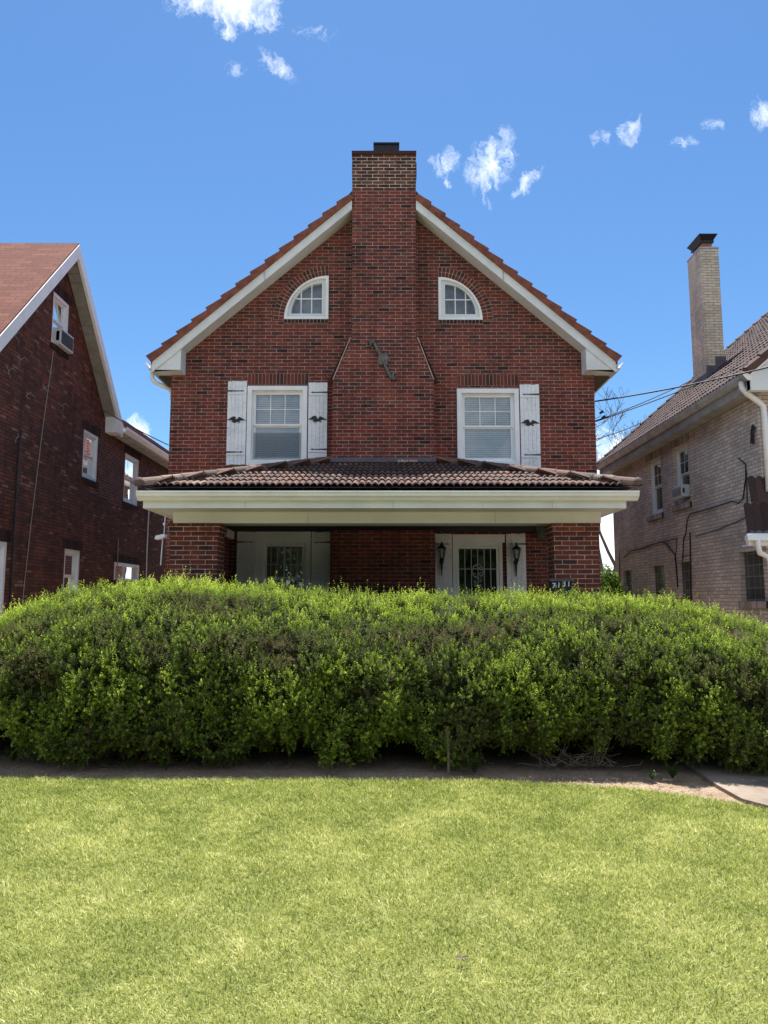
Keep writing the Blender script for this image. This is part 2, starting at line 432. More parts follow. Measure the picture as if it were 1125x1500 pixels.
def wall(mb, outer, holes, fr, thick):        # a wall sheet with real openings, w runs inward as -w
    vs = []; es = []
    for poly in [outer] + holes:
        b = len(vs); vs += [Vector(p) for p in poly]; es += [(b + i, b + (i + 1) % len(poly)) for i in range(len(poly))]
    ov, oe, of, *_ = delaunay_2d_cdt(vs, es, [], 0, 1e-5)
    for f in of:
        c = sum((ov[i] for i in f), Vector((0, 0))) / len(f)
        if not inpoly(c, outer) or any(inpoly(c, h) for h in holes): continue
        mb.poly([fr(ov[i].x, ov[i].y, 0) for i in f]); mb.poly([fr(ov[i].x, ov[i].y, -thick) for i in f])
    for poly in [outer] + holes:
        for i in range(len(poly)):
            a = poly[i]; b = poly[(i + 1) % len(poly)]
            mb.poly([fr(a[0], a[1], 0), fr(b[0], b[1], 0), fr(b[0], b[1], -thick), fr(a[0], a[1], -thick)])


def rect(a, b, c, d): return [(a, c), (b, c), (b, d), (a, d)]


def frame_ring(mb, u0, u1, v0, v1, t, w0, w1, fr, tb=None, tt=None):
    tb = tb or t; tt = tt or t
    mb.box(u0, u0 + t, v0, v1, w0, w1, fr); mb.box(u1 - t, u1, v0, v1, w0, w1, fr)
    mb.box(u0 + t, u1 - t, v1 - tt, v1, w0, w1, fr); mb.box(u0 + t, u1 - t, v0, v0 + tb, w0, w1, fr)


def soldier(fr, u0, u1, v0, v1, parent, name='lintel', m='block', mm='mortar', n=None, w=.006, step=.0677):
    g = MB(); g.box(u0, u1, v0, v1, -.05, w, fr); g = g.build(name, mm, parent)
    n = n or max(2, round((u1 - u0) / step)); st = (u1 - u0) / n; b = MB()
    for k in range(n):
        b.box(u0 + k * st + .005, u0 + (k + 1) * st - .005, v0 + .004, v1 - .004, w, w + .004 + random.random() * .003, fr)
    o = b.build('header_brick', m, g); return g


def window(fr, u0, u1, v0, v1, parent, casing=.09, depth=.0, muntin=(3, 2), blind=.95, dark=False, screen=False, proud=.03, sash=.045, glass='glass', bl='blind', sill=None, full=False):
    """double-hung window filling the opening u0..u1, v0..v1 (local frame), set back by depth"""
    g = MB(); frame_ring(g, u0, u1, v0, v1, casing, -.12 - depth, proud - depth, fr)
    frame_ring(g, u0 + casing, u1 - casing, v0 + casing, v1 - casing, .02, -.12 - depth, -.012 - depth, fr)
    wd = g.build('window', 'white', parent, bevel=.004)
    a0, a1 = u0 + casing + .02, u1 - casing - .02; b0, b1 = v0 + casing + .02, v1 - casing - .02; mid = (b0 + b1) / 2 + .01
    g = MB(); frame_ring(g, a0, a1, mid, b1, sash, -.065 - depth, -.035 - depth, fr, tb=.035)
    nx, ny = muntin
    for k in range(1, nx):
        x = a0 + sash + (a1 - a0 - 2 * sash) * k / nx; g.box(x - .007, x + .007, mid + .035, b1 - sash, -.056 - depth, -.044 - depth, fr)
    for k in range(1, ny):
        y = mid + .035 + (b1 - sash - mid - .035) * k / ny; g.box(a0 + sash, a1 - sash, y - .007, y + .007, -.057 - depth, -.043 - depth, fr)
    g.build('upper_sash', 'white', wd)
    g = MB(); frame_ring(g, a0, a1, b0, mid + .012, sash, -.098 - depth, -.068 - depth, fr, tb=.06, tt=.04); g.build('lower_sash', 'white', wd)
    g = MB(); g.box(a0 + sash, a1 - sash, mid + .035, b1 - sash, -.0515 - depth, -.0485 - depth, fr)
    g.box(a0 + sash, a1 - sash, b0 + .06, mid - .028, -.0845 - depth, -.0815 - depth, fr); g.build('pane', glass, wd)
    if screen:
        g = MB(); g.poly([fr(a0 + .01, b0 + .02, -.05 - depth), fr(a1 - .01, b0 + .02, -.05 - depth), fr(a1 - .01, mid - .13, -.05 - depth), fr(a0 + .01, mid - .13, -.05 - depth)])
        g.build('insect_screen', 'insect_screen', wd)
    if not dark:
        g = MB(); n = int((b1 - b0) * blind / .036); y = b1
        for k in range(n):
            y = b1 - k * .036
            g.poly([fr(a0, y, -.125 - depth), fr(a1, y, -.125 - depth), fr(a1, y - .034, -.11 - depth), fr(a0, y - .034, -.11 - depth)])
        g.build('blind', bl, wd)
    else:
        g = MB()
        for (s0, s1) in (((a0, a0 + (a1 - a0) * .24), (a1 - (a1 - a0) * .2, a1)) if not full else ((a0, a1 - .01),)):
            if full: bl = 'blind'
            n = 8
            for k in range(n):
                p, q = s0 + (s1 - s0) * k / n, s0 + (s1 - s0) * (k + 1) / n
                w0, w1 = (-.2 if not full else -.12) - depth - .03 * (k % 2), (-.2 if not full else -.12) - depth - .03 * ((k + 1) % 2)
                g.poly([fr(p, b0, w0), fr(q, b0, w1), fr(q, b1, w1), fr(p, b1, w0)])
        g.build('curtain', 'curtain', wd)
    return wd


EAGLE = [(-.16, 0), (-.12, .014), (-.085, .045), (-.05, .058), (-.02, .052), (-.018, .03), (-.008, .010), (.012, .006), (.03, .042), (.052, .046), (.09, .026), (.13, .002), (.158, -.008),
         (.12, -.012), (.085, -.008), (.055, -.018), (.042, -.02), (.058, -.05), (.046, -.053), (.026, -.032), (0, -.036), (-.03, -.053), (-.055, -.046), (-.088, -.03), (-.06, -.022), (-.08, -.008), (-.12, -.006)]


def shutter(fr, u0, u1, v0, v1, parent, flip=1, eagle=True, nb=5, m='shutter'):
    g = MB(); st = (u1 - u0) / nb; random.seed(int(abs(u0) * 1000))
    for k in range(nb):
        e = random.uniform(-.006, .006)
        g.box(u0 + k * st + .002, u0 + (k + 1) * st - .002, v0 + e, v1 + e, .012, .034 + random.uniform(0, .003), fr)
    g.box(u0 + .01, u1 - .01, v0 + .02, v1 - .02, .006, .026, fr)
    sh = g.build('shutter', m, parent, bevel=.002)
    g = MB()
    for v in (v1 - .24, v0 + .19): g.box(u0 + .004, u1 - .004, v - .012, v + .012, .038, .05, fr)
    g.build('batten', m, sh)
    g = MB(); L = (u1 - u0) * .88
    for v in (v1 - .19, v0 + .235):
        x0 = u0 + .004 if flip > 0 else u1 - .004; d = 1 if flip > 0 else -1
        pts = [(x0, v - .014), (x0 + d * L * .78, v - .005), (x0 + d * L * .80, v - .013), (x0 + d * L, v), (x0 + d * L * .80, v + .013), (x0 + d * L * .78, v + .005), (x0, v + .014)]
        g.prism(pts, fr, None, .038, .046)
    g.build('strap_hinge', 'black', sh)
    if eagle:
        cx, cv = (u0 + u1) / 2, (v0 + v1) / 2 + .05
        g = MB(); k = (u1 - u0) / .32; g.prism([(cx + x * k, cv + y * k) for x, y in EAGLE], fr, None, .038, .05); g.build('bird_emblem', 'black', sh)
    return sh


# ------------------------------------------------------------------ ground
g = MB(); g.poly([(-150, -60, -.03), (150, -60, -.03), (150, 260, -.03), (-150, 260, -.03)])
tag(g.build('ground', 'dirt'), kind='structure')
edge_px = [(-260, 1138), (-100, 1139), (0, 1140), (150, 1142), (300, 1143), (450, 1142), (600, 1143), (720, 1144), (830, 1149), (930, 1156), (1010, 1166), (1080, 1177), (1160, 1193), (1260, 1218), (1400, 1262)]
EDGE = [atZ(px, py) for px, py in edge_px]
ex = np.array([e[0] for e in EDGE]); ey = np.array([e[1] for e in EDGE])
g = MB()
for k in range(len(EDGE) - 1):
    (x0, y0), (x1, y1) = EDGE[k], EDGE[k + 1]
    g.poly([(x0, -8, 0), (x1, -8, 0), (x1, y1 - .02, 0), (x0, y0 - .02, 0)])
tag(g.build('lawn', 'lawn'), kind='structure')
# driveway at the right, rising between the houses; concrete walk at the left
g = MB()
dr = [atZ(965, 1085), atZ(1012, 1122), atZ(1050, 1150), atZ(1088, 1171), atZ(1135, 1183), atZ(1200, 1198), atZ(1280, 1218), (4.3, 5.2), (7.5, 2.0), (12, 2.0), (8.2, 6.5), (6.4, 10), (6.4, 30), (4.6, 30), (4.3, 10.5), (3.9, 9.5)]
g.prism(dr, lambda u, v, w_: Vector((u, v, w_)), None, -.1, .004); tag(g.build('driveway', 'concrete'), kind='structure')
g = MB(); g.prism([(-8.5, 8.35), (-4.35, 8.35), (-4.2, 9.2), (-4.4, 30), (-6.8, 30), (-6.8, 9.4), (-8.5, 9.4)], lambda u, v, w_: Vector((u, v, w_)), None, -.1, .012)
tag(g.build('path', 'concrete'), kind='structure')

# grass blades
def blades(N, seed):
    r = np.random.default_rng(seed); out = []
    Y = r.uniform(2.35, 7.05, N * 3); hw = Y * .56 + 1.0; X = r.uniform(-1, 1, N * 3) * 5.0
    ok = (np.abs(X) < hw); X, Y = X[ok], Y[ok]
    eY = np.interp(X, ex, ey) + r.normal(0, .035, len(X)); ok = Y < eY; X, Y = X[ok][:N], Y[ok][:N]
    return X, Y
NB = 430000
X, Y = blades(NB, 3); n = len(X); r_ = np.random.default_rng(5)
def vnoise(x, y, s, seed=0):
    out = np.zeros(len(x)); a = np.random.default_rng(seed)
    for o in range(9):
        ang = a.uniform(0, 2 * np.pi); k = s * a.uniform(.5, 2.2); out += np.sin((x * np.cos(ang) + y * np.sin(ang)) * k + a.uniform(0, 6.28) + 1.3 * np.sin((x * np.sin(ang) - y * np.cos(ang)) * k * .7 + o))
    return out / 9
clump = vnoise(X, Y, 5.0, 1) + .7 * vnoise(X, Y, 16, 2) + .5 * vnoise(X, Y, 45, 12)
L = (.024 + .026 * r_.random(n) ** 1.5) * (1 + .22 * clump); wdt = (.0008 + .0010 * r_.random(n)) * (1 + .14 * (Y - 2.5))
az = r_.uniform(0, 2 * np.pi, n) + 0; lean = np.abs(r_.normal(.62, .33, n)) ; la = r_.uniform(0, 2 * np.pi, n) * .5 + np.pi * .9 + 1.2 * vnoise(X, Y, 7, 4)
dx, dyv = np.cos(la) * np.sin(lean), np.sin(la) * np.sin(lean); dz = np.cos(lean)
wx, wy = np.cos(az) * wdt, np.sin(az) * wdt
P = np.zeros((n, 5, 3)); base = np.stack([X, Y, np.full(n, -.003)], 1)
sv = np.stack([wx, wy, np.zeros(n)], 1); dv = np.stack([dx, dyv, dz], 1)
m1 = base + dv * (L * .55)[:, None]; tp = m1 + (np.stack([dx * 1.9, dyv * 1.9, dz * .75], 1)) * (L * .5)[:, None]
P[:, 0] = base - sv; P[:, 1] = base + sv; P[:, 2] = m1 + sv * .85; P[:, 3] = m1 - sv * .85; P[:, 4] = tp
def arr_mesh(name, P, quads, tris, tint, m, parent=None, label=None, origin=(0, 0, 0)):
    n, k, _ = P.shape; me = bpy.data.meshes.new(name); me.vertices.add(n * k); me.vertices.foreach_set('co', (P - np.array(origin)).reshape(-1).astype(np.float32))
    lq = [np.array(q)[None, :] + (np.arange(n) * k)[:, None] for q in quads]; lt = [np.array(q)[None, :] + (np.arange(n) * k)[:, None] for q in tris]
    loops = np.concatenate([a.reshape(-1) for a in lq + lt]); sizes = np.concatenate([np.full(n, 4)] * len(lq) + [np.full(n, 3)] * len(lt))
    me.loops.add(len(loops)); me.loops.foreach_set('vertex_index', loops.astype(np.int32))
    me.polygons.add(len(sizes)); st = np.concatenate([[0], np.cumsum(sizes)[:-1]]); me.polygons.foreach_set('loop_start', st.astype(np.int32))
    a_ = me.attributes.new('tint', 'FLOAT', 'FACE'); a_.data.foreach_set('value', np.concatenate([tint] * (len(quads) + len(tris))).astype(np.float32))
    me.update(calc_edges=True); me.materials.append(M[m]); o = bpy.data.objects.new(name, me); COL.objects.link(o); o['_o'] = list(origin)
    if parent is not None: o.parent = parent
    return o
tint = np.clip(.41 + .30 * clump + .10 * vnoise(X, Y, 90, 15) + r_.normal(0, .29, n) - .10 * np.clip((Y - 5.2) / 1.6, 0, 1), 0, 1)
go = arr_mesh('grass', P, [(0, 1, 2, 3)], [(3, 2, 4)], tint, 'grass'); tag(go, 'mown yellow green grass covering the front lawn', 'grass', kind='stuff')

# ------------------------------------------------------------------ main house
YW = 13.5; YC = 13.18
H = thing('brick_house', (0, YW, 0), 'red brick gabled house with central chimney and tiled front porch behind the hedge', 'house')
FW = Fr((0, YW, 0), (1, 0, 0), (0, -1, 0)); FC = Fr((0, YC, 0), (1, 0, 0), (0, -1, 0))
XL, XR = at(249.5, 600, YW)[0], at(871.5, 600, YW)[0]
YB = 28.0
rise = lambda px, py: at(px, py, YC - .02)
fl0, fl1 = rise(222, 523), rise(515, 288); fr0, fr1 = rise(903, 527), rise(610, 288)
sl_l = (fl1[1] - fl0[1]) / (fl1[0] - fl0[0]); sl_r = (fr1[1] - fr0[1]) / (fr0[0] - fr1[0])
xa = (fl0[0] + fr0[0]) / 2; SL = (sl_l + sl_r) / 2; HW = (fr0[0] - fl0[0]) / 2; ze = (fl0[1] + fr0[1]) / 2; za = ze + SL * HW
roofz = lambda x, d=0: za - SL * abs(x - xa) + d
holes = []
def pr(x0, x1, y0, y1, Y=YW): a = at((x0 + x1) / 2, y0, Y); b = at((x0 + x1) / 2, y1, Y); return at(x0, (y0 + y1) / 2, Y)[0], at(x1, (y0 + y1) / 2, Y)[0], b[1], a[1]
WL = pr(362, 450, 566, 682); WR = pr(669.5, 760.5, 570, 683)
holes += [rect(*WL), rect(*WR)]
def arch(px_in, px_out, py_b, py_t, n=14):
    xi, zb = at(px_in, py_b, YW); xo, _ = at(px_out, py_b, YW); _, zt = at(px_in, py_t, YW)
    a = xo - xi; h = zt - zb
    return xi, zb, a, h
AL = arch(481, 416, 468, 404); AR = arch(642.5, 707, 469, 406)
def arch_pts(A, off=0.0, n=16, t0=0, lo=0):     # quarter arch: steep at the sill, flat at the top
    xi, zb, a, h = A; s = 1 if a > 0 else -1; e = lo
    q = [(xi + (a + s * off) * math.cos(k / n * math.pi / 2) ** 1.0, zb + e + (h + off - e) * math.sin(k / n * math.pi / 2)) for k in range(n + 1)]
    return q
def arch_poly(A, off=0.0):
    xi, zb, a, h = A; s = 1 if a > 0 else -1
    return [(xi - s * off, zb - off)] + [(xi + (a + s * off), zb - off)] + arch_pts(A, off) + [(xi - s * off, zb + h + off)]
def dedupe(p):
    o = []
    for q in p:
        if not o or (abs(q[0] - o[-1][0]) + abs(q[1] - o[-1][1])) > 1e-4: o.append(q)
    if abs(o[0][0] - o[-1][0]) + abs(o[0][1] - o[-1][1]) < 1e-4: o.pop()
    return o
for A in (AL, AR): holes.append(dedupe(arch_poly(A)))
GW = pr(380, 451, 791, 960); GD = pr(664, 737, 795, 965)
GW = (GW[0], GW[1], 1.25, GW[3]); GD = (GD[0], GD[1], .5, GD[3])
holes += [rect(*GW), rect(*GD)]
und = .16
outer = [(XL, -.1), (XR, -.1), (XR, roofz(XR, -und)), (xa, roofz(xa, -und)), (XL, roofz(XL, -und))]
g = MB(); wall(g, outer, holes, FW, .25)
for x0, x1 in ((XL, XL + .25), (XR - .25, XR)): g.box(x0, x1, YW + .25, YB, -.1, roofz(XL, -und) - .02)
g.box(XL + .25, XR - .25, YB - .25, YB, -.1, roofz(XL, -und) - .02)
g.prism([(XL + .3, roofz(XL, -und) - .02), (XR - .3, roofz(XL, -und) - .02), (xa, roofz(xa, -und) - .3)], Fr((0, YB, 0), (1, 0, 0), (0, -1, 0)), None, 0, .25)
g.box(XL + .25, XR - .25, YW + .26, YB - .25, 3.35, 3.45); g.box(XL + .25, XR - .25, YW + .26, YB - .25, 6.05, 6.12)
g.box(XL + .25, XR - .25, YW + 1.2, YW + 1.3, 0, 3.35); g.box(XL + .25, XR - .25, YW + 1.2, YW + 1.3, 3.45, 6.05)
g.build('wall', 'brick', H)

# roof slabs and verge tiles
g = MB(); t = .1; y0 = YC - .02; y1 = YB + .3
for s in (-1, 1):
    xe = xa + s * HW
    xk = xa + s * .60; zk = roofz(xk)
    g.prism([(xk, zk), (xe, ze), (xe, ze - t), (xk, zk - t)], Fr((0, YW + .5, 0), (1, 0, 0), (0, -1, 0)), None, 0, YW + .5 - y0)
    g.prism([(xa, za), (xe, ze), (xe, ze - t), (xa, za - t)], Fr((0, y1, 0), (1, 0, 0), (0, -1, 0)), None, 0, y1 - YW - .5)
rf = g.build('roof', 'tile_red', H)
g = MB()
for s in (-1, 1):
    ntile = 16; Ls = math.hypot(HW, SL * HW) / ntile; dxn = s / math.hypot(1, SL); dzn = -SL / math.hypot(1, SL)
    nx, nz = -dzn * s * s, abs(dxn)
    N = Vector((SL * s, 0, 1)).normalized(); D = Vector((dxn, 0, dzn))
    for k in range(ntile):
        top = Vector((xa, 0, za)) + D * (k * Ls - .04); bot = Vector((xa, 0, za)) + D * ((k + 1) * Ls + .05)
        a = top + N * .02; b = bot + N * .085; c = bot - N * .075; d = top - N * .075
        if abs(top.x - xa) < .56:
            if abs(bot.x - xa) < .64: a = None
            else: f = (.61 - abs(top.x - xa)) / (abs(bot.x) - abs(top.x)) if False else (.61 - abs(top.x - xa)) / (abs(bot.x - xa) - abs(top.x - xa)); a = a.lerp(b, f); d = d.lerp(c, f)
        for yy0, yy1 in (((y0 - .05 - .004 * (k % 2), y0 + .16 + .004 * (k % 2)),) if a is not None else ()):
            g.prism([(a.x, a.z), (b.x, b.z), (c.x, c.z), (d.x, d.z)], Fr((0, yy1, 0), (1, 0, 0), (0, -1, 0)), None, 0, yy1 - yy0, tint=random.random())
        for j in range(1 if abs(top.x - xa) > .5 else 2, 43):            # the tile rows running back over the slope
            yy = y0 + .2 + j * .33
            g.tube([top + N * .03 + Vector((0, yy, 0)), bot + N * .045 + Vector((0, yy, 0))], [.075, .095], 6, True, tint=random.random())
g.build('verge_tile', 'tile_red', rf, bevel=0)
bx0, bx1 = at(487, 620, YC)[0], at(636, 620, YC)[0]; nx0, nx1 = at(515.5, 400, YC)[0], at(609.5, 400, YC)[0]
# fascia boards, returns, soffits
g = MB()
for s in (-1, 1):
    hh = .265
    xo = xa + s * (HW - .02); xi = (nx1 if s > 0 else nx0) + s * .004
    g.prism([(xi, roofz(xi, -.06)), (xo, roofz(xo, -.06)), (xo, roofz(xo, -hh - .02)), (xi, roofz(xi, -hh))], Fr((0, YC, 0), (1, 0, 0), (0, -1, 0)), None, 0, .035)
fa = g.build('fascia', 'fascia', H)
g = MB()
for s in (-1, 1):
    xo = xa + s * (HW - .02); xi = (nx1 if s > 0 else nx0) + s * .004; hh = .09
    g.prism([(xi, roofz(xi, -.055)), (xo, roofz(xo, -.055)), (xo, roofz(xo, -hh - .01)), (xi, roofz(xi, -hh - .01))], Fr((0, YC - .035, 0), (1, 0, 0), (0, -1, 0)), None, 0, .018)
g.build('crown_moulding', 'white', fa)
g = MB()
for s in (-1, 1):
    xo = xa + s * (HW - .02); xi = (nx1 if s > 0 else nx0) + s * .004
    g.prism([(xi, roofz(xi, -.24)), (xo, roofz(xo, -.24)), (xo, roofz(xo, -.262)), (xi, roofz(xi, -.262))], Fr((0, YW, 0), (1, 0, 0), (0, -1, 0)), None, 0, YW - YC - .001)
g.build('soffit', 'fascia', H)
zr = at(243, 542, YC)[1]
for s, px_i, px_o in ((-1, 265, 223), (1, 858.5, 903)):
    xi = at(px_i, 530, YC)[0]; xo = at(px_o, 530, YC)[0]
    g = MB(); g.prism([(xi, zr), (xo, zr), (xo, roofz(xo, -.26)), (xi, roofz(xi, -.25))], Fr((0, YW + .02, 0), (1, 0, 0), (0, -1, 0)), None, 0, YW + .02 - YC + .012)
    g.build('cornice_return', 'fascia', H)
    g = MB(); xw = XL if s < 0 else XR
    a, b = sorted((xw + s * .002, xo)); g.box(a, b, YW + .02, YB, zr - .012, zr + .01); g.build('eaves_soffit', 'soffit', H)
    g = MB(); xo2 = xo + s * .004
    a, b = sorted((xo, xo + s * .03)); g.box(a, b, YC + .02, YB, zr - .01, roofz(xo, -.1)); g.build('eaves_fascia', 'fascia', H)
    # K-style gutter
    x0 = xo + s * .03
    pr_ = [(x0, zr + .17), (x0, zr + .04), (x0 + s * .055, zr + .035), (x0 + s * .07, zr + .09), (x0 + s * .115, zr + .14), (x0 + s * .115, zr + .17), (x0 + s * .105, zr + .17), (x0 + s * .1, zr + .145), (x0 + s * .06, zr + .1), (x0 + s * .045, zr + .05), (x0 + s * .01, zr + .055), (x0 + s * .01, zr + .17)]
    g = MB(); g.prism(pr_, Fr((0, YB, 0), (1, 0, 0), (0, -1, 0)), None, 0, YB - YC - .03); gt = g.build('eaves_gutter', 'gutter', H)
    if s < 0:
        g = MB(); g.tube([(x0 - .06, YC + .3, zr + .04), (x0 - .06, YC + .3, zr - .06), (x0 + .0, YC + .32, zr - .14), (XL - .10, YW + .22, zr - .2), (XL - .05, YW + .25, zr - .27), (XL - .05, YW + .25, zr - .4)], .04, 10)
        g.tube([(XL - .028, YW + .2, zr - .3), (XL - .028, YW + .2, .1)], .024, 8)
        g.build('downspout', 'gutter', H, smooth=True)
# chimney: broad breast, sloped shoulders, narrow shaft, corbelled top
bx0, bx1 = at(487, 620, YC)[0], at(636, 620, YC)[0]; nx0, nx1 = at(515.5, 400, YC)[0], at(609.5, 400, YC)[0]
z_sh0 = at(500, 556, YC)[1]; z_sh1 = at(517, 497, YC)[1]; z_tp = at(560, 277, YC)[1]; z_top = at(560, 222, YC)[1]
g = MB(); FB = Fr((0, YW + .0, 0), (1, 0, 0), (0, -1, 0))
g.prism([(bx0, -.1), (bx1, -.1), (bx1, z_sh0), (nx1, z_sh1), (nx1, z_tp), (nx0, z_tp), (nx0, z_sh1), (bx0, z_sh0)], Fr((0, YW + .003, 0), (1, 0, 0), (0, -1, 0)), None, 0, YW + .003 - YC)
g.box(nx0, nx1, YW + .003, YW + .5, roofz(nx1) - .5, z_tp)
ch = g.build('chimney', 'brick', H)
g = MB(); g.box(nx0 - .004, nx1 + .004, YC - .004, YW + .5, z_tp, z_top - .068); g.build('chimney_head', 'brick_top', ch)
g = MB(); g.box(nx0 - .015, nx1 + .015, YC - .03, YW + .52, z_top - .068, z_top - .0); g.box(nx0 - .02, nx1 + .03, YW - .08, YW + .56, z_top - .35, z_top - .07)
g.build('chimney_cap', 'block_dark', ch)
g = MB()
for s, bx, nx in ((-1, bx0, nx0), (1, bx1, nx1)):
    a = Vector((bx, YC - .004, z_sh0)); b = Vector((nx + s * .02, YC - .004, z_sh1 + .04)); d = (b - a).normalized(); p = Vector((d.z, 0, -d.x)) * .008
    g.poly([a - p, a + p, b + p, b - p])
g.build('shoulder_mortar', 'mortar', ch)
for s, nx, bx in ((-1, nx0, bx0), (1, nx1, bx1)):           # header bricks lining the slopes
    g = MB(); n_ = 9
    for k in range(n_):
        f0 = k / n_; f1 = (k + .86) / n_
        xs = lambda f: bx + (nx - bx) * f; zs = lambda f: z_sh0 + (z_sh1 - z_sh0) * f
        w_ = s * .1
        g.prism([(xs(f0), zs(f0)), (xs(f1), zs(f1)), (xs(f1) + w_, zs(f1) + .03), (xs(f0) + w_, zs(f0) + .03)], FW, None, -.01, .06)
    g.build('shoulder_brick', 'block_dark', ch)
xf, zf = at(566, 222, YW + .15)
g = MB(); g.box(at(548, 215, YC + .1)[0], at(584, 215, YC + .1)[0], YC + .1, YC + .45, z_top - .02, at(560, 210, YC + .1)[1]); fo = g.build('flue', 'black', ch, bevel=.01)
g = MB(); a, b, c = at(547, 209, YC + .1)[0], at(585, 209, YC + .1)[0], at(560, 210.5, YC + .08)[1]; g.box(a - .0, b + .0, YC + .07, YC + .48, c, c + .025); g.build('flue_rim', 'black', fo)
g = MB()
for s, nx in ((-1, nx0), (1, nx1)):
    a, b = sorted((nx, nx + s * .1)); g.prism([(nx + s * .004, roofz(nx) + .12), (nx + s * .12, roofz(nx + s * .12) + .09), (nx + s * .004, roofz(nx) - .02)], Fr((0, YC + .3, 0), (1, 0, 0), (0, -1, 0)), None, 0, .3)
g.build('flashing', 'black', ch)
# second-floor windows, lintels, sills, shutters
for (Wd, lin, scr, bl) in ((WL, (363, 452, 547, 563.5), True, .98), (WR, (669.5, 759, 549, 565), False, .98)):
    window(FW, *Wd, H, casing=.085, proud=.045, screen=scr)
    q = pr(*lin); soldier(FW, q[0], q[1], q[2], q[3], H)
    soldier(FW, Wd[0] + .05, Wd[1] - .0, Wd[2] - .11, Wd[2] - .01, H, name='sill', m='block_dark', w=.03)
for (x0, x1, a, b, fl) in ((333, 361, 559, 681, 1), (451.5, 479.5, 561, 677, -1), (762, 790.5, 564, 685, -1)):
    q = pr(x0, x1, a, b); shutter(FW, q[0], q[1], q[2], q[3], H, fl)
# arched attic windows
for A in (AL, AR):
    xi, zb, a, h = A; s = 1 if a > 0 else -1
    def sub(k): return (xi + s * k, zb + k, a - 2 * s * k, h - 2 * k)
    g = MB(); o_ = dedupe(arch_poly(A)); i_ = dedupe(arch_poly(sub(.075)))
    def band(g, A1, A2, w0, w1):
        p = dedupe(arch_poly(A1)); q = dedupe(arch_poly(A2)); n = min(len(p), len(q))
        for k in range(n):
            k2 = (k + 1) % n
            for w_ in (w0, w1): g.poly([FW(*p[k], w_), FW(*p[k2], w_), FW(*q[k2], w_), FW(*q[k], w_)])
            g.poly([FW(*p[k], w0), FW(*p[k2], w0), FW(*p[k2], w1), FW(*p[k], w1)]); g.poly([FW(*q[k], w0), FW(*q[k2], w0), FW(*q[k2], w1), FW(*q[k], w1)])
    band(g, A, sub(.055), -.14, .012); wd = g.build('attic_window', 'white', H)
    g = MB(); band(g, sub(.05), sub(.13), -.13, -.03); sa = g.build('sash', 'fascia', wd)
    B = sub(.125); g = MB(); xi2, zb2, a2, h2 = B
    for f in (.34, .68):
        x = xi2 + a2 * f; zt = zb2 + h2 * math.sqrt(max(0, 1 - f * f)); g.box(x - .009, x + .009, zb2, zt, -.075, -.055, FW)
    zc = zb2 + h2 * .5; xe_ = xi2 + a2 * math.sqrt(1 - .25); x0, x1 = sorted((xi2, xe_)); g.box(x0, x1, zc - .009, zc + .009, -.076, -.054, FW)
    g.build('muntin', 'white', wd)
    g = MB(); g.poly([FW(*p, -.066) for p in dedupe(arch_poly(B))]); g.build('pane', 'glass', wd)
    g = MB(); g.poly([FW(*p, -.2) for p in dedupe(arch_poly(sub(.04)))]); g.build('curtain', 'curtain', wd)
    # two rings of header bricks over the arch
    g = MB(); Ao = (xi, zb, a + s * .20, h + .20)
    p = arch_pts(A, 0, 20); q = arch_pts(Ao, 0, 20)
    for k in range(20): g.prism([p[k], p[k + 1], q[k + 1], q[k]], FW, None, -.03, .004)
    ar = g.build('arch', 'mortar', H)
    g = MB(); nn = 21
    for ring in (0, 1):
        for k in range(nn):
            f0, f1 = (k + .09) / nn * math.pi / 2, (k + .91) / nn * math.pi / 2; r0, r1 = .004 + .1 * ring, .094 + .1 * ring
            e = lambda f, r: (xi + (a + s * r) * math.cos(f), zb + (h + r) * math.sin(f))
            g.prism([e(f0, r0), e(f1, r0), e(f1, r1), e(f0, r1)], FW, None, .004, .009 + random.random() * .003)
    g.build('header_brick', 'block', ar)
    x0, x1 = sorted((xi - s * .0, xi + a)); soldier(FW, x0, x1, zb - .085, zb - .004, H, name='sill', m='block_dark', w=.035)
g = MB()
for s in (-1, 1):
    xj = xa + s * HW * .52; g.prism([(xj - .003, roofz(xj, -.06)), (xj + .003, roofz(xj, -.06)), (xj + .003, roofz(xj, -.27)), (xj - .003, roofz(xj, -.27))], Fr((0, YC - .035, 0), (1, 0, 0), (0, -1, 0)), None, 0, .0215); g.build('board_joint', 'gutter_old', fa); g = MB()
# iron S-shaped ornament on the chimney
OR = thing('wall_ornament', (at(560, 528, YC)[0], YC, at(560, 528, YC)[1]), 'grey wrought iron scroll anchor leaning across the chimney breast', 'wall ornament')
def spiral(cx, cy, r0, r1, a0, a1, n=22): return [(cx + (r0 + (r1 - r0) * k / n) * math.cos(a0 + (a1 - a0) * k / n), cy + (r0 + (r1 - r0) * k / n) * math.sin(a0 + (a1 - a0) * k / n)) for k in range(n + 1)]
P2 = lambda px, py: at(px, py, YC)
c1 = P2(539.3, 505); c2 = P2(579.5, 550.5)
for c, a0, pts in ((c1, 0, [(543, 499), (547, 502), (551, 509), (554, 516), (558, 521)]), (c2, math.pi, [(577, 556.5), (573, 555), (569.5, 548), (566, 540), (562, 532)])):
    sgn = -1
    sp_ = spiral(c[0], c[1], .014, .062, a0 - 1.9 * math.pi + .9, a0 + .9 + .35, 30)
    body = [P2(*q) for q in pts]; ln = sp_ + body[0:]
    g = MB(); rr = [.009 + .019 * (k / len(ln)) ** 1.5 for k in range(len(ln))]
    g.tube([(x, YC - .035, z) for x, z in ln], rr, 8); g.build('scroll_arm', 'iron', OR, smooth=True)
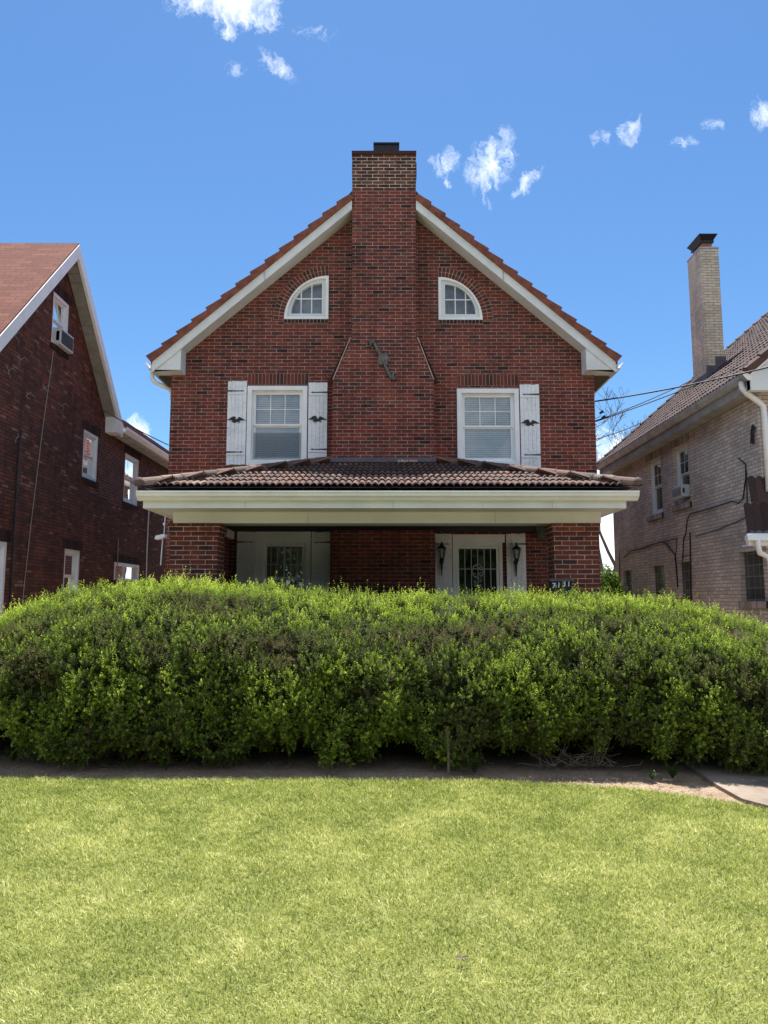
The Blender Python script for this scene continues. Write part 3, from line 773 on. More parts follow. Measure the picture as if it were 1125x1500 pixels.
g = MB(); cpt = P2(561, 526.5); g.prism([P2(555.5, 520), P2(560, 519.5), P2(563, 521.5), P2(565, 518), P2(566, 521), P2(568.5, 525), P2(566, 529), P2(567, 534), P2(562, 533), P2(558.5, 535), P2(554, 532), P2(556, 528)], FC, None, .004, .06); g.build('boss', 'iron', OR, bevel=.012)

# ------------------------------------------------------------------ porch
YP = 10.6; YG = 9.98; FP = Fr((0, YP, 0), (1, 0, 0), (0, -1, 0))
px0, px1 = at(248.5, 810, YP)[0], at(318.5, 810, YP)[0]; qx0, qx1 = at(812, 810, YP)[0], at(877, 810, YP)[0]
zbm = at(560, 766.5, YP)[1]; zso = at(560, 744.5, YG + .12)[1]; zgt0, zgt1 = at(560, 733, YG)[1], at(560, 720, YG)[1]
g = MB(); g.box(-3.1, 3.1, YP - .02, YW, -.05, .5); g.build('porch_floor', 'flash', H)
for (a, b) in ((px0, px1), (qx0, qx1)):
    g = MB(); g.box(a, b, YP, YP + .44, 0, zbm - .135); pi = g.build('porch_pier', 'brick_pier', H)
    g = MB(); g.box(a - .03, b + .03, YP - .03, YP + .47, zbm - .135, zbm - .001); g.build('pier_cap', 'brick_pier', pi)
g = MB(); g.box(px0 + .02, px0 + .25, YP + .44, YW - .002, .5, zbm); g.build('porch_side_wall', 'brick', H)
bz1 = zso - .002
g = MB(); bl, br = at(254, 755, YP)[0], at(880, 755, YP)[0]
g.box(bl, br, YP - .01, YP + .4, zbm, zso + .02); g.box(bl, bl + .3, YP + .4, YW, zbm, zso + .02); g.box(br - .3, br, YP + .4, YW, zbm, zso + .02)
g.build('porch_beam', 'cream', H, bevel=.004)
ELx, ERx = at(207, 740, YG)[0], at(920, 740, YG)[0]
g = MB(); g.box(ELx + .0, ERx - .0, YG + .12, YW, zso, zso + .015); g.build('porch_soffit', 'cream', H)
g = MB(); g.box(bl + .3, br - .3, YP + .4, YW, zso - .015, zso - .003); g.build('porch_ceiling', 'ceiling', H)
g = MB(); g.box(ELx, ERx, YG + .07, YG + .12, zso - .006, zgt1 + .01); g.box(ELx, ELx + .05, YG + .12, YW, zso - .006, zgt1 + .01); g.box(ERx - .05, ERx, YG + .12, YW, zso - .006, zgt1 + .01)
g.box(ELx + .01, ERx - .01, YG + .055, YG + .07, zso - .006, zso + .015)
pf = g.build('porch_fascia', 'cream', H)
for xj in (-1.9, .12, 1.35, 2.3):
    g = MB(); g.box(xj, xj + .004, YG + .052, YG + .056, zso - .004, zgt0 - .004); g.build('board_joint', 'gutter_old', pf)
for xj in (-1.1, 1.6):
    g = MB(); g.box(xj, xj + .005, YP - .013, YP - .0095, zbm + .002, zso - .002); g.build('board_joint', 'gutter_old', pf)
# gutter profile along the front
gl, gr = at(199, 723, YG - .08)[0], at(937, 723, YG - .08)[0]; a = zgt0; b = zgt1
prof = [(YG + .07, b), (YG + .07, a), (YG + .0, a), (YG - .03, a + .035), (YG - .06, a + .055), (YG - .075, b - .025), (YG - .09, b - .022), (YG - .09, b), (YG - .078, b), (YG - .065, b - .012), (YG - .02, a + .05), (YG + .0, a + .012), (YG + .06, a + .012), (YG + .06, b)]
g = MB(); g.prism(prof, lambda u, v, w_: Vector((w_, u, v)), None, gl + .02, gr - .02)
gu = g.build('porch_gutter', 'gutter', H)
g = MB()
for x in (gl, gr - .02): g.prism([(YG + .07, b + .002), (YG + .07, a - .002), (YG - .002, a - .002), (YG - .062, a + .05), (YG - .092, b + .002)], lambda u, v, w_: Vector((w_, u, v)), None, x, x + .02)
g.build('gutter_end', 'gutter', gu)

# porch roof: hipped, small barrel tiles
ez = at(560, 714, YG + .06)[1]; ylo = YG + .03; yhi = YC + .02; zhi = at(560, 678.5, YC)[1]
hx0, hx1 = bx0 - .02, bx1 + .02; cx0, cx1 = at(210, 712, YG)[0], at(929, 712, YG)[0]
def tiled(name, u0, u1, d, lim, P_, parent, pitch=.0935, nrow=8, seg=8, tm='tile'):
    """u across, s in 0..1 up the slope; lim(u) gives s at which the plane ends"""
    rg = random.Random(5); g = MB(); nb = int((u1 - u0) / pitch)
    tt = {}
    for i in range(nb):
        for j in range(nrow):
            tt[(i // 2, j)] = tt.get((i // 2, j), min(1, max(0, rg.gauss(.42, .22))))
            s0, s1 = j / nrow, (j + 1) / nrow
            rings = []
            for s_, lift in ((s0, .034), (s0 + .02 * 0, .034), (s1 + .012, .008)):
                row = []
                for k in range(seg + 1):
                    u = u0 + (i + k / seg) * (u1 - u0) / nb; ph = k / seg
                    hgt = .036 * abs(math.sin(math.pi * ph)) ** .8 if True else 0
                    row.append((u, s_, hgt + lift))
                rings.append(row)
            um = u0 + (i + .5) * (u1 - u0) / nb
            if s0 > lim(um) + .01: continue
            top = rings[0]; bot = rings[2]; wob = rg.uniform(-.005, .006)
            for k in range(seg):
                a, b_, c, d_ = top[k], top[k + 1], bot[k + 1], bot[k]
                g.poly([P_(a[0], a[1], a[2] + wob), P_(b_[0], b_[1], b_[2] + wob), P_(c[0], min(c[1], 1), c[2]), P_(d_[0], min(d_[1], 1), d_[2])], tint=tt[(i // 2, j)])
                # the open nose of the tile
                g.poly([P_(a[0], a[1], a[2] + wob), P_(b_[0], b_[1], b_[2] + wob), P_(b_[0], b_[1] + .004, b_[2] - .018), P_(a[0], a[1] + .004, a[2] - .018)], tint=tt[(i // 2, j)] * .8)
    return g.build(name, tm, parent)
pg_ = MB()
A0, A1, B0, B1 = Vector((cx0, ylo, ez - .01)), Vector((cx1, ylo, ez - .01)), Vector((hx0, yhi, zhi - .01)), Vector((hx1, yhi, zhi - .01))
pg_.poly([A0, A1, B1, B0]); pg_.poly([A0, B0, Vector((hx0, YW, zhi)), Vector((cx0, YW, ez - .01))]); pg_.poly([A1, B1, Vector((hx1, YW, zhi)), Vector((cx1, YW, ez - .01))])
pg_.poly([A0 - Vector((0, 0, .04)), A1 - Vector((0, 0, .04)), Vector((cx1, YW, ez - .05)), Vector((cx0, YW, ez - .05))])
pr_o = pg_.build('porch_roof', 'flash', H)
def PF(u, s_, h): return Vector((u, ylo + (yhi - ylo) * s_, ez + (zhi - ez) * s_ + h))
def lim(u):
    if u < hx0: return (u - cx0) / (hx0 - cx0)
    if u > hx1: return (cx1 - u) / (cx1 - hx1)
    return 1.0
tiled('front_tiles', cx0 + .03, cx1 - .03, 1, lim, PF, pr_o)
for s, cx, hx in ((-1, cx0, hx0), (1, cx1, hx1)):
    PS = lambda u, s_, h, cx=cx, hx=hx: Vector((cx + (hx - cx) * s_, u, ez + (zhi - ez) * s_ + h))
    lm = lambda u: min(1, (u - ylo) / (yhi - ylo))
    tiled('side_tiles', ylo + .05, YW - .02, 1, lm, PS, pr_o, nrow=7)
    # hip caps
    g = MB(); nh = 12
    p0 = Vector((cx - s * (-.0), ylo - .02, ez + .035)); p1 = Vector((hx, yhi, zhi + .045)); ax = (p1 - p0).normalized()
    Lh = (p1 - p0).length / nh; side = Vector((ax.y, -ax.x, 0)).normalized(); upv = side.cross(ax); upv = upv if upv.z > 0 else -upv
    for k in range(nh):
        q0 = p0 + ax * (k * Lh - .05); q1 = p0 + ax * ((k + 1) * Lh + .03); tn = min(1, max(0, random.gauss(.6, .22))); nseg = 10
        for (ra, rb, off) in ((.090, .085, .004), (.078, .073, .004)):
            ra_ = [q0 + upv * off + (side * math.cos(t_) + upv * math.sin(t_)) * ra for t_ in [math.pi * (-.08 + 1.16 * i / nseg) for i in range(nseg + 1)]]
            rb_ = [q1 + (side * math.cos(t_) + upv * math.sin(t_)) * rb for t_ in [math.pi * (-.08 + 1.16 * i / nseg) for i in range(nseg + 1)]]
            for i in range(nseg): g.poly([ra_[i], ra_[i + 1], rb_[i + 1], rb_[i]], tint=tn)
            if ra > .085: fr_ = ra_
            else:
                for i in range(nseg): g.poly([fr_[i], fr_[i + 1], ra_[i + 1], ra_[i]], tint=tn * .6)
    # rounded end of the lowest cap
    n0 = len(g.v); c0 = p0 - ax * .05 + upv * .014
    for i in range(10):
        for j in range(4):
            def S_(i_, j_):
                t_ = math.pi * (-.08 + 1.16 * i_ / 10); f = math.pi / 2 * j_ / 4
                return c0 + (side * math.cos(t_) + upv * math.sin(t_)) * .093 * math.cos(f) - ax * .075 * math.sin(f)
            g.poly([S_(i, j), S_(i + 1, j), S_(i + 1, j + 1), S_(i, j + 1)], tint=.6)
    g.build('hip_tiles', 'tile', pr_o, smooth=False)
g = MB(); g.box(hx0 + .0, hx1 - .0, YC - .02, YC + .0, zhi + .04, zhi + .1); g.poly([(hx0, YC - .02, zhi + .1), (hx1, YC - .02, zhi + .1), (hx1, YC - .22, zhi + .02), (hx0, YC - .22, zhi + .02)])
g.poly([(hx0, YC - .22, zhi + .02), (hx1, YC - .22, zhi + .02), (hx1, YC - .22, zhi - .02), (hx0, YC - .22, zhi - .02)])
g.build('apron_flashing', 'flash', pr_o)
# mortar smear near the top of the tiles
g = MB(); xs, zs = at(596, 687, YC - .3)
for k in range(7): g.box(xs - .16 + k * .05, xs - .125 + k * .05 + random.random() * .02, YC - .42 + random.random() * .05, YC - .22, zhi - .06 + random.random() * .01, zhi - .01)
g.build('mortar_patch', 'mortar', pr_o, bevel=.01)

# porch window, door and their shutters
window(FW, *GW, H, casing=.05, depth=.02, muntin=(2, 1), dark=True, glass='glass', proud=.03, full=True)
q = pr(375, 455.5, 779, 791); g = MB(); g.box(q[0], q[1], q[2], q[3], .002, .03, FW); g.box(q[0], GW[0] - .002, GW[2], q[2], .002, .025, FW); g.box(GW[1] + .002, q[1], GW[2], q[2], .002, .025, FW)
for k in range(3): g.box(q[0], q[1], q[2] + .03 + k * .05, q[2] + .045 + k * .05, .03, .04, FW)
g.build('window_trim', 'white', H)
def bars(fr, u0, u1, v0, v1, parent, n=6, scroll=True, name='bar_grille'):
    g = MB()
    for k in range(1, n): x = u0 + (u1 - u0) * k / n; g.box(x - .006, x + .006, v0, v1, .012, .024, fr)
    for v in (v1 - .38, v1 - .9): g.box(u0, u1, v - .006, v + .006, .008, .012, fr)
    cx, cv = (u0 + u1) / 2, v1 - .42
    if scroll:
        for s1 in (-1, 1):
            for s2 in (-1, 1):
                sp2 = spiral(cx + s1 * .055, cv + s2 * .06, .008, .045, 0, s1 * s2 * 3.6 * math.pi / 2, 14); g.tube([fr(x, v, .02) for x, v in sp2], .006, 5)
                sp2 = spiral(cx + s1 * .05, cv - .22 + s2 * .035, .005, .03, 0, -s1 * s2 * 3.6 * math.pi / 2, 12); g.tube([fr(x, v, .02) for x, v in sp2], .005, 5)
        g.tube([fr(cx + .1 * math.cos(t_), cv + .13 * math.sin(t_), .02) for t_ in np.linspace(0, 2 * math.pi, 20)], .005, 5)
    return g.build(name, 'screen_door', parent)
bars(FW, GW[0] + .08, GW[1] - .08, GW[2], GW[3] - .07, H, 6, False, 'window_bars')
for (x0, x1, a, fl) in ((346.5, 374.5, 779, 1), (456, 484, 779.5, -1), (635.5, 662.5, 782, 1), (742, 770.5, 782, -1)):
    q = pr(x0, x1, a, 900); shutter(FW, q[0], q[1], .85, q[3], H, fl, eagle=False, nb=4)
# front door with security storm door
g = MB(); frame_ring(g, GD[0], GD[1], GD[2], GD[3], .06, -.2, .02, FW, tb=.03); q = pr(663, 739, 783, 795)
g.box(q[0], q[1], GD[3] + .002, q[3], .002, .03, FW)
for k in range(2): g.box(q[0], q[1], GD[3] + .03 + k * .05, GD[3] + .045 + k * .05, .03, .038, FW)
door = g.build('door', 'white', H)
g = MB(); g.box(GD[0] + .06, GD[1] - .06, GD[2] + .03, GD[3] - .06, -.11, -.07, FW)
g.build('door_leaf', 'curtain', door)
g = MB(); frame_ring(g, GD[0] + .065, GD[1] - .065, GD[2] + .035, GD[3] - .065, .045, -.03, .012, FW, tb=.3); g.build('storm_door', 'white', door)
g = MB(); g.box(GD[0] + .1, GD[1] - .1, GD[2] + .3, GD[3] - .1, -.02, -.016, FW); g.build('pane', 'glass_dull', door)
bars(FW, GD[0] + .1, GD[1] - .1, GD[2] + .3, GD[3] - .1, door, 6)
# wall lanterns
def lantern(px, py, label):
    x, z = at(px, py, YW); t = thing('wall_lantern', (x, YW, z), label, 'lantern', 'lanterns on the shutters beside the front door')
    fr = Fr((x, YW, z), (1, 0, 0), (0, -1, 0)); c = lambda v: fr(0, v, .13)
    g = MB(); g.tube([c(-.02), c(.14)], [.042, .07], 6, False); g.build('lamp_glass', 'lamp_glass', t)
    g = MB(); g.tube([c(.14), c(.16), c(.21), c(.235), c(.25)], [.082, .08, .03, .012, .018], 6); g.tube([c(.25), c(.275)], [.02, .004], 6); g.build('lamp_cap', 'black', t)
    g = MB()
    for k in range(6):
        a = math.pi / 3 * k; p = lambda r, v: fr(r * math.cos(a), v, .13 + r * math.sin(a)); g.tube([p(.044, -.02), p(.072, .14)], .005, 4)
    g.tube([c(-.03), c(-.02)], [.05, .046], 6); g.tube([c(-.03), c(-.06), c(-.1)], [.04, .045, .01], 8)
    g.build('lamp_cage', 'black', t)
    g = MB(); g.tube([c(-.1), fr(0, -.15, .1), fr(0, -.12, .05)], [.012, .012, .012], 6); g.tube([fr(0, -.09, .035), fr(0, -.09, .055)], [.045, .04], 10); g.tube([fr(0, -.13, .06), fr(0, -.2, .065), fr(0, -.32, .06), fr(0, -.34, .06)], [.02, .018, .008, .013], 8)
    g.build('bracket', 'black', t)
    return t
lantern(646.5, 816, 'black wall lantern on the shutter to the left of the front door')
lantern(755, 817, 'black wall lantern on the brighter shutter right of the front door')
# mailbox with the house number
x0, z1 = at(806, 849, 10.45); x1, _ = at(838, 849, 10.45)
MBX = thing('number_box', ((x0 + x1) / 2, 10.5, z1 - .3), 'black box with white house number 7131 in front of the right porch pier', 'house number')
g = MB(); g.box(x0, x1, 10.42, YP - .032, z1 - .55, z1 - .02); g.build('box', 'black', MBX, bevel=.008)
g = MB(); g.prism([(10.39, z1 - .025), (YP - .032, z1 - .0), (YP - .032, z1 + .02), (10.39, z1 - .01)], lambda u, v, w_: Vector((w_, u, v)), None, x0 - .015, x1 + .02); g.build('lid', 'iron', MBX)
g = MB(); g.tube([((x0 + x1) / 2, 10.5, 0), ((x0 + x1) / 2, 10.5, z1 - .5)], .03, 8); g.build('post', 'black', MBX)
for ch_, px_, py_ in (('7', 811.3, 858.3), ('1', 818.6, 857.3), ('3', 826.2, 855.8), ('1', 833.2, 855.5)):
    tc = bpy.data.curves.new('digit', 'FONT'); tc.body = ch_; tc.size = .105; tc.align_x = 'CENTER'; tc.align_y = 'CENTER'; tc.extrude = .004; tc.offset = .002
    to = bpy.data.objects.new('tmp', tc); COL.objects.link(to); bpy.context.view_layer.update()
    me = bpy.data.meshes.new_from_object(to.evaluated_get(bpy.context.evaluated_depsgraph_get())); bpy.data.objects.remove(to)
    x, z = at(px_, py_, 10.415); rot = Matrix.Rotation(R(90), 4, 'X') @ Matrix.Rotation(R(-4), 4, 'Z'); me.transform(rot)
    me.transform(Matrix.Translation(Vector((x, 10.415, z)) - Vector(MBX['_o']))); me.materials.clear(); me.materials.append(M['white'])
    do = bpy.data.objects.new('digit', me); COL.objects.link(do); do.parent = MBX; do['_o'] = MBX['_o']
# flood light and conduit at the left side
x, z = at(238, 786, 12.9)
FL = thing('security_light', (x, 12.9, z), 'small white floodlight on thin conduit at the left side of the brick house', 'floodlight')
g = MB(); g.prism([(x - .1, z - .05), (x - .09, z + .0), (x + .03, z + .03), (x + .06, z + .02), (x + .06, z - .01), (x - .02, z - .035)], Fr((0, 12.95, 0), (1, 0, 0), (0, -1, 0)), None, 0, .14); g.build('lamp_head', 'white', FL, bevel=.008)
g = MB(); g.tube([(x + .02, 12.92, z + .02), (x + .03, 12.92, z + .42)], .009, 6); g.tube([(x - .02, 12.92, z - .5), (x + .0, 12.92, z - .04)], .012, 6); g.tube([(x + .0, 12.92, z + .22), (x + .03, 12.92, z + .22)], .025, 6); g.build('conduit', 'white', FL)
x, z = at(798, 775, 11.1)
SPK = thing('porch_speaker', (x, 11.1, z), 'pale box fixed high behind the right porch pier under the beam', 'box')
g = MB(); g.prism([(x - .06, z - .13), (x + .1, z - .13), (x + .1, z + .12), (x - .08, z + .12)], Fr((0, 11.3, 0), (1, 0, 0), (0, -1, 0)), None, 0, .2); g.build('shell', 'iron', SPK, bevel=.01)
g = MB(); g.box(x - .05, x + .08, 11.09, 11.1, z - .1, z + .09); g.build('front', 'flash', SPK)

# ------------------------------------------------------------------ left neighbour
XO = -6.5; XWL = -6.79
NL = thing('neighbour_house', (XWL, 15, 0), 'dark brick house at the left edge with red shingle roof and white edged gable', 'house')
ya, zap = atX(115, 356, XO); yr, zer = atX(178, 616, XO); zel = zer; yl = ya - (yr - ya)
FL_ = Fr((XWL, 0, 0), (0, 1, 0), (1, 0, 0)); SG = (zap - zer) / (yr - ya)
YE2 = 25.5
def prX(a, b, c, d, X=XWL):
    ym = [atX(a, (c + d) / 2, X)[0], atX(b, (c + d) / 2, X)[0]]; z1_ = atX(a, c, X)[1]; z0_ = atX(a, d, X)[1]; return ym[0], ym[1], z0_, z1_
wa = prX(77, 101, 424, 503); wb = prX(121.5, 143.5, 627, 699); wc = prX(182, 203, 662, 735); wd_ = prX(93, 116, 803, 885); we = prX(167, 203, 823, 850); wf = prX(-30, 8, 788, 905)
wf = (wf[0] - .2, wf[1], wf[2], wf[3])
hl = [rect(*q) for q in (wa, wb, wc, wd_, we, wf)]
g = MB(); zc = zap - .45
wall(g, [(yl + .5, -.2), (YE2, -.2), (YE2, zer - .12), (yr - .25, zer - .12), (yr - .25 - .02, zer - .1 + .02 * SG), (ya, zap - .42), (yl + .5, zap - .42 - SG * (ya - yl - .5))], hl, FL_, .25)
g.box(-14, XWL - .25, yl + .5, yl + .75, -.2, zel - .1); g.box(-14, XWL - .25, YE2 - .25, YE2, -.2, zel - .1)
g.box(-8.2, -8.1, yl + .8, YE2 - .3, 0, 5)
g.build('wall', 'brick_dark', NL)
g = MB(); q = prX(143, 168, 640, 742); g.poly([FL_(q[0] + .02, 4.05, .004), FL_(wc[0] - .1, 3.9, .004), FL_(wc[0] - .1, 5.55, .004), FL_(q[0] + .02, 5.75, .004)]); g.build('repointed_patch', 'brick_repoint', NL)
# roof: the gable facing the viewer's side, ridge running left
g = MB(); TH = .12
g.prism([(yl - .1, zel - .1 * SG + .0), (ya, zap), (ya, zap - TH), (yl - .1, zel - .1 * SG - TH)], lambda u, v, w_: Vector((w_, u, v)), None, -16, XO + .01)
g.prism([(ya, zap), (yr + .1, zer - .1 * SG), (yr + .1, zer - .1 * SG - TH), (ya, zap - TH)], lambda u, v, w_: Vector((w_, u, v)), None, -16, XO + .01)
g.prism([(-6.42, zer + .0), (-9.5, zer + 1.7), (-9.5, zer + 1.6), (-6.42, zer - .08)], Fr((0, YE2 + .3, 0), (1, 0, 0), (0, -1, 0)), None, 0, YE2 + .3 - yr - .12)
g.build('roof', 'shingle', NL, uvfn=lambda c, n: (c.x, c.z * 1.35) if abs(n.x) < .5 else (c.y, c.z))
g = MB(); bw = .2
for s in (-1, 1):
    yo = ya + s * (yr - ya + .06); 
    g.prism([(ya, zap - .04), (yo, zap - .04 - SG * abs(yo - ya)), (yo, zap - .04 - bw * 1.5 - SG * abs(yo - ya)), (ya, zap - .04 - bw * 1.5)], lambda u, v, w_: Vector((w_, u, v)), None, XO - .03, XO + .03)
g.build('rake_board', 'white', NL)
g = MB()
for s in (-1, 1):
    yo = ya + s * (yr - ya + .02)
    g.prism([(ya, zap - .24), (yo, zap - .24 - SG * abs(yo - ya)), (yo, zap - .27 - SG * abs(yo - ya)), (ya, zap - .27)], lambda u, v, w_: Vector((w_, u, v)), None, XWL - .02, XO - .03)
    for k in range(22):      # vent slats
        f = k / 22; y = ya + s * (yr - ya) * f; z = zap - .275 - SG * abs(y - ya); g.box(XWL, XO - .03, y - .006, y + .006, z - .012, z + .002)
g.build('rake_soffit', 'soffit_grey', NL)
g = MB(); g.prism([(yr - .28, zer - .36), (yr + .08, zer - .36), (yr + .08, zer - .2), (yr - .28, zer + .1)], lambda u, v, w_: Vector((w_, u, v)), None, XWL, XO + .02); g.build('cornice_return', 'white', NL)
g = MB(); g.prism([(XO + .0, zer - .16), (XO + .0, zer - .28), (XO + .06, zer - .28), (XO + .12, zer - .2), (XO + .12, zer - .14), (XO + .1, zer - .14), (XO + .09, zer - .18), (XO + .05, zer - .25), (XO + .015, zer - .25), (XO + .015, zer - .16)], Fr((0, YE2 + .3, 0), (1, 0, 0), (0, -1, 0)), None, 0, YE2 + .3 - yr - .1)
g.build('gutter', 'gutter', NL)
g = MB(); g.box(XWL + .002, XO, yr + .09, YE2, zer - .33, zer - .31); g.box(XO - .03, XO, yr + .09, YE2, zer - .31, zer - .1); g.build('eaves_soffit', 'gutter_old', NL)
def slider(fr, u0, u1, v0, v1, parent):
    g = MB(); frame_ring(g, u0, u1, v0, v1, .07, -.14, .015, fr); wd = g.build('window', 'white', parent, bevel=.004)
    for k in (0, 1, 2): x = u0 + .07 + (u1 - u0 - .14) * (.02 + .45 * k); g = MB(); g.box(x - .02, x + .02, v0 + .07, v1 - .07, -.09, -.05, fr); g.build('sash_bar', 'white', wd)
    g = MB(); g.box(u0 + .07, u1 - .07, v0 + .07, v1 - .07, -.085, -.08, fr); g.build('pane', 'glass_dull', wd)
for q, dk, cs in ((wa, True, .07), (wb, False, .07), (wc, True, .07), (wd_, True, .07), (we, True, .06), (wf, True, .08)):
    if q is we: slider(FL_, *q, NL)
    else: window(FL_, *q, NL, casing=cs, depth=.03, muntin=(2, 1) if q is wa else (1, 1), dark=dk, glass='glass_dull', blind=.45, proud=.02, sash=.04)
    m_ = 'block_dark'
    soldier(FL_, q[0] - .1, q[1] + .1, q[3] + .004, q[3] + .2, NL, m='block_dark', mm='mortar_dark')
    soldier(FL_, q[0] - .03, q[1] + .03, q[2] - .1, q[2] - .004, NL, name='sill', m='block_dark', mm='mortar_dark', w=.035)
pt = lambda px, py, w_=.03: FL_(*atX(px, py, XWL), w_)
g = MB(); g.tube([pt(29, 630), pt(26, 650), pt(18, 780), pt(11, 905)], .022, 6); g.build('downpipe', 'cable', NL)
g = MB(); g.tube([pt(76, 515), pt(60, 630), pt(44, 760), pt(28, 905)], .008, 5); g.tube([pt(172, 790), pt(169, 850)], .01, 5); g.build('wall_cable', 'cable_pale', NL)
g = MB(); g.tube([pt(217, 742), pt(214, 800), pt(211, 905)], .017, 6); g.build('thin_pipe', 'white', NL)
g = MB()
for px_, py_, dd in ((20, 480, 26), (28, 520, 18), (8, 535, 20), (62, 562, 14), (38, 575, 10), (86, 590, 12), (25, 635, 14)):   # remains of climbing stems
    p = [(px_, py_)]
    for k in range(5): p.append((p[-1][0] + random.uniform(-3, 4), p[-1][1] + dd / 5))
    g.tube([pt(a_, b_, .012) for a_, b_ in p], [.008, .007, .006, .005, .005, .003], 5)
    g.tube([pt(p[2][0], p[2][1], .012), pt(p[2][0] + 6, p[2][1] - 4, .012), pt(p[2][0] + 11, p[2][1] + 2, .012)], [.006, .005, .003], 5)
g.build('dead_creeper', 'cable_pale', NL)
def air_con(fr, u0, u1, v0, v1, out, label, thing_loc, gm='grille'):
    t = thing('air_conditioner', thing_loc, label, 'air conditioner', 'window air conditioners')
    g = MB(); g.box(u0, u1, v0, v1, -.1, out, fr); g.build('shell', 'ac', t, bevel=.012)
    g = MB(); g.box(u0 + .045, u1 - .045, v0 + .045, v1 - .045, out + .001, out + .008, fr)
    for k in range(9): v = v0 + .06 + (v1 - v0 - .12) * k / 8; g.box(u0 + .05, u1 - .05, v - .004, v + .004, out + .008, out + .014, fr)
    g.build('grille', gm, t)
    g = MB()
    for k in range(8):
        w_ = .05 + k * (out - .08) / 8
        for u in (u0 - .001, u1 + .001): g.box(min(u, u + .003 * (1 if u > u0 else -1)), max(u, u + .003 * (1 if u > u0 else -1)), v0 + .08, v1 - .08, w_, w_ + .015, fr)
    g.build('side_vent', 'flash', t); return t
yac, zac = (wa[0] + wa[1]) / 2, wa[2]
air_con(FL_, wa[0] + .1, wa[1] - .02, wa[2] - .0, wa[2] + .36, .14, 'white air conditioner in the attic window of the dark brick house', (XWL, yac, zac))

# ------------------------------------------------------------------ right neighbour
XG = 6.1; XWR = 6.4
NR = thing('neighbour_house', (XWR + 2, 16, 0), 'cream brick house at the right edge with brown tiled roof and tall chimney', 'house')
yf, zg = atX(1097, 551, XG); ybk = atX(877, 686, XG)[0]; FRt = Fr((XWR, 0, 0), (0, 1, 0), (-1, 0, 0)); SR = .87
zeR = zg + .06; xrid = 11.6
wy0 = yf + .36
w1 = prX(949, 970, 680, 758, XWR); w1 = (w1[1], w1[0], w1[2], w1[3]); w2 = prX(987, 1010, 660, 741, XWR); w2 = (w2[1], w2[0], w2[2], w2[3])
def prR(a, b, c, d): q = prX(a, b, c, d, XWR); return (min(q[0], q[1]), max(q[0], q[1]), q[2], q[3])
w1, w2 = prR(949.5, 969.5, 677, 757), prR(986.5, 1010, 657, 742)
gb = [prR(913.5, 927.5, 836, 880), prR(955, 974, 829, 890), prR(994, 1013, 823, 890), prR(1084.5, 1119, 809, 880)]
gb[2] = (gb[2][0], gb[2][1], .9, gb[2][3])
hr = [rect(*q) for q in [w1, w2] + gb]
g = MB(); wall(g, [(wy0, -.2), (ybk - .2, -.2), (ybk - .2, zeR - .1), (wy0, zeR - .1)], hr, FRt, .25)
g.box(XWR + .25, 16.5, wy0, wy0 + .25, -.2, zeR); g.box(XWR + .25, 16.5, ybk - .45, ybk - .2, -.2, zeR - .1)
g.prism([(XWR + .25, zeR), (16.5, zeR), (xrid, zeR + SR * (xrid - XG) - .3)], Fr((0, wy0 + .25, 0), (1, 0, 0), (0, -1, 0)), None, 0, .25)
g.box(XWR + 1.5, XWR + 1.6, wy0 + .3, ybk - .5, 0, 5)
g.build('wall', 'brick_cream', NR)
def PR(u, s_, h): return Vector((XG - .02 + (xrid - XG) * s_, u, zeR + SR * (xrid - XG) * s_ + h * 1.2))
g = MB(); a, b = PR(yf, 0, -.01), PR(ybk, 0, -.01); c, d = PR(ybk, 1, -.01), PR(yf, 1, -.01); g.poly([a, b, c, d]); g.poly([c, d, Vector((17.1, yf, zeR)), Vector((17.1, ybk, zeR))])
rr_ = g.build('roof', 'flash', NR)
tiled('roof_tiles', yf + .05, ybk - .05, 1, lambda u: 1.0, PR, rr_, pitch=.13, nrow=21, seg=6, tm='tile_dark')
for yy in (yf, ybk):
    g = MB()
    for k in range(21):
        g.tube([PR(yy, k / 21 - .004, .035), PR(yy, (k + 1) / 21 + .012, .015)], [.085, .072], 8, True, tint=random.random())
    g.build('verge_tiles', 'tile_dark', rr_)
# gutter, fascia, soffit
g = MB(); g.prism([(XG + .02, zeR + .0), (XG + .02, zeR - .12), (XG - .03, zeR - .12), (XG - .09, zeR - .05), (XG - .1, zeR + .0), (XG - .085, zeR + .0), (XG - .075, zeR - .04), (XG - .02, zeR - .1), (XG + .005, zeR - .1), (XG + .005, zeR)], Fr((0, ybk, 0), (1, 0, 0), (0, -1, 0)), None, 0, ybk - yf)
ggr = g.build('gutter', 'gutter_old', NR)
g = MB(); g.prism([(XG + .03, zeR + .01), (XG + .03, zeR - .13), (XG - .03, zeR - .13), (XG - .1, zeR - .05), (XG - .11, zeR + .01)], Fr((0, yf, 0), (1, 0, 0), (0, -1, 0)), None, 0, .02); g.build('gutter_end', 'gutter', ggr)
g = MB(); g.box(XG + .02, XG + .05, yf + .02, ybk, zeR - .28, zeR - .0); g.box(XG + .05, XWR, yf + .02, ybk, zeR - .28, zeR - .26); g.build('soffit', 'soffit_grey', NR)
g = MB(); g.prism([(XG + .02, zeR - .3), (XWR + .45, zeR - .3), (XWR + .45, zeR + SR * (XWR + .45 - XG) - .06), (XG + .02, zeR - .02)], Fr((0, yf + .12, 0), (1, 0, 0), (0, -1, 0)), None, 0, .12); g.build('cornice_return', 'fascia', NR)
g = MB(); g.prism([(XG + .02, zeR - .06), (xrid, zeR + SR * (xrid - XG) - .06), (xrid, zeR + SR * (xrid - XG) + .02), (XG + .02, zeR + .02)], Fr((0, yf, 0), (1, 0, 0), (0, -1, 0)), None, 0, .03)
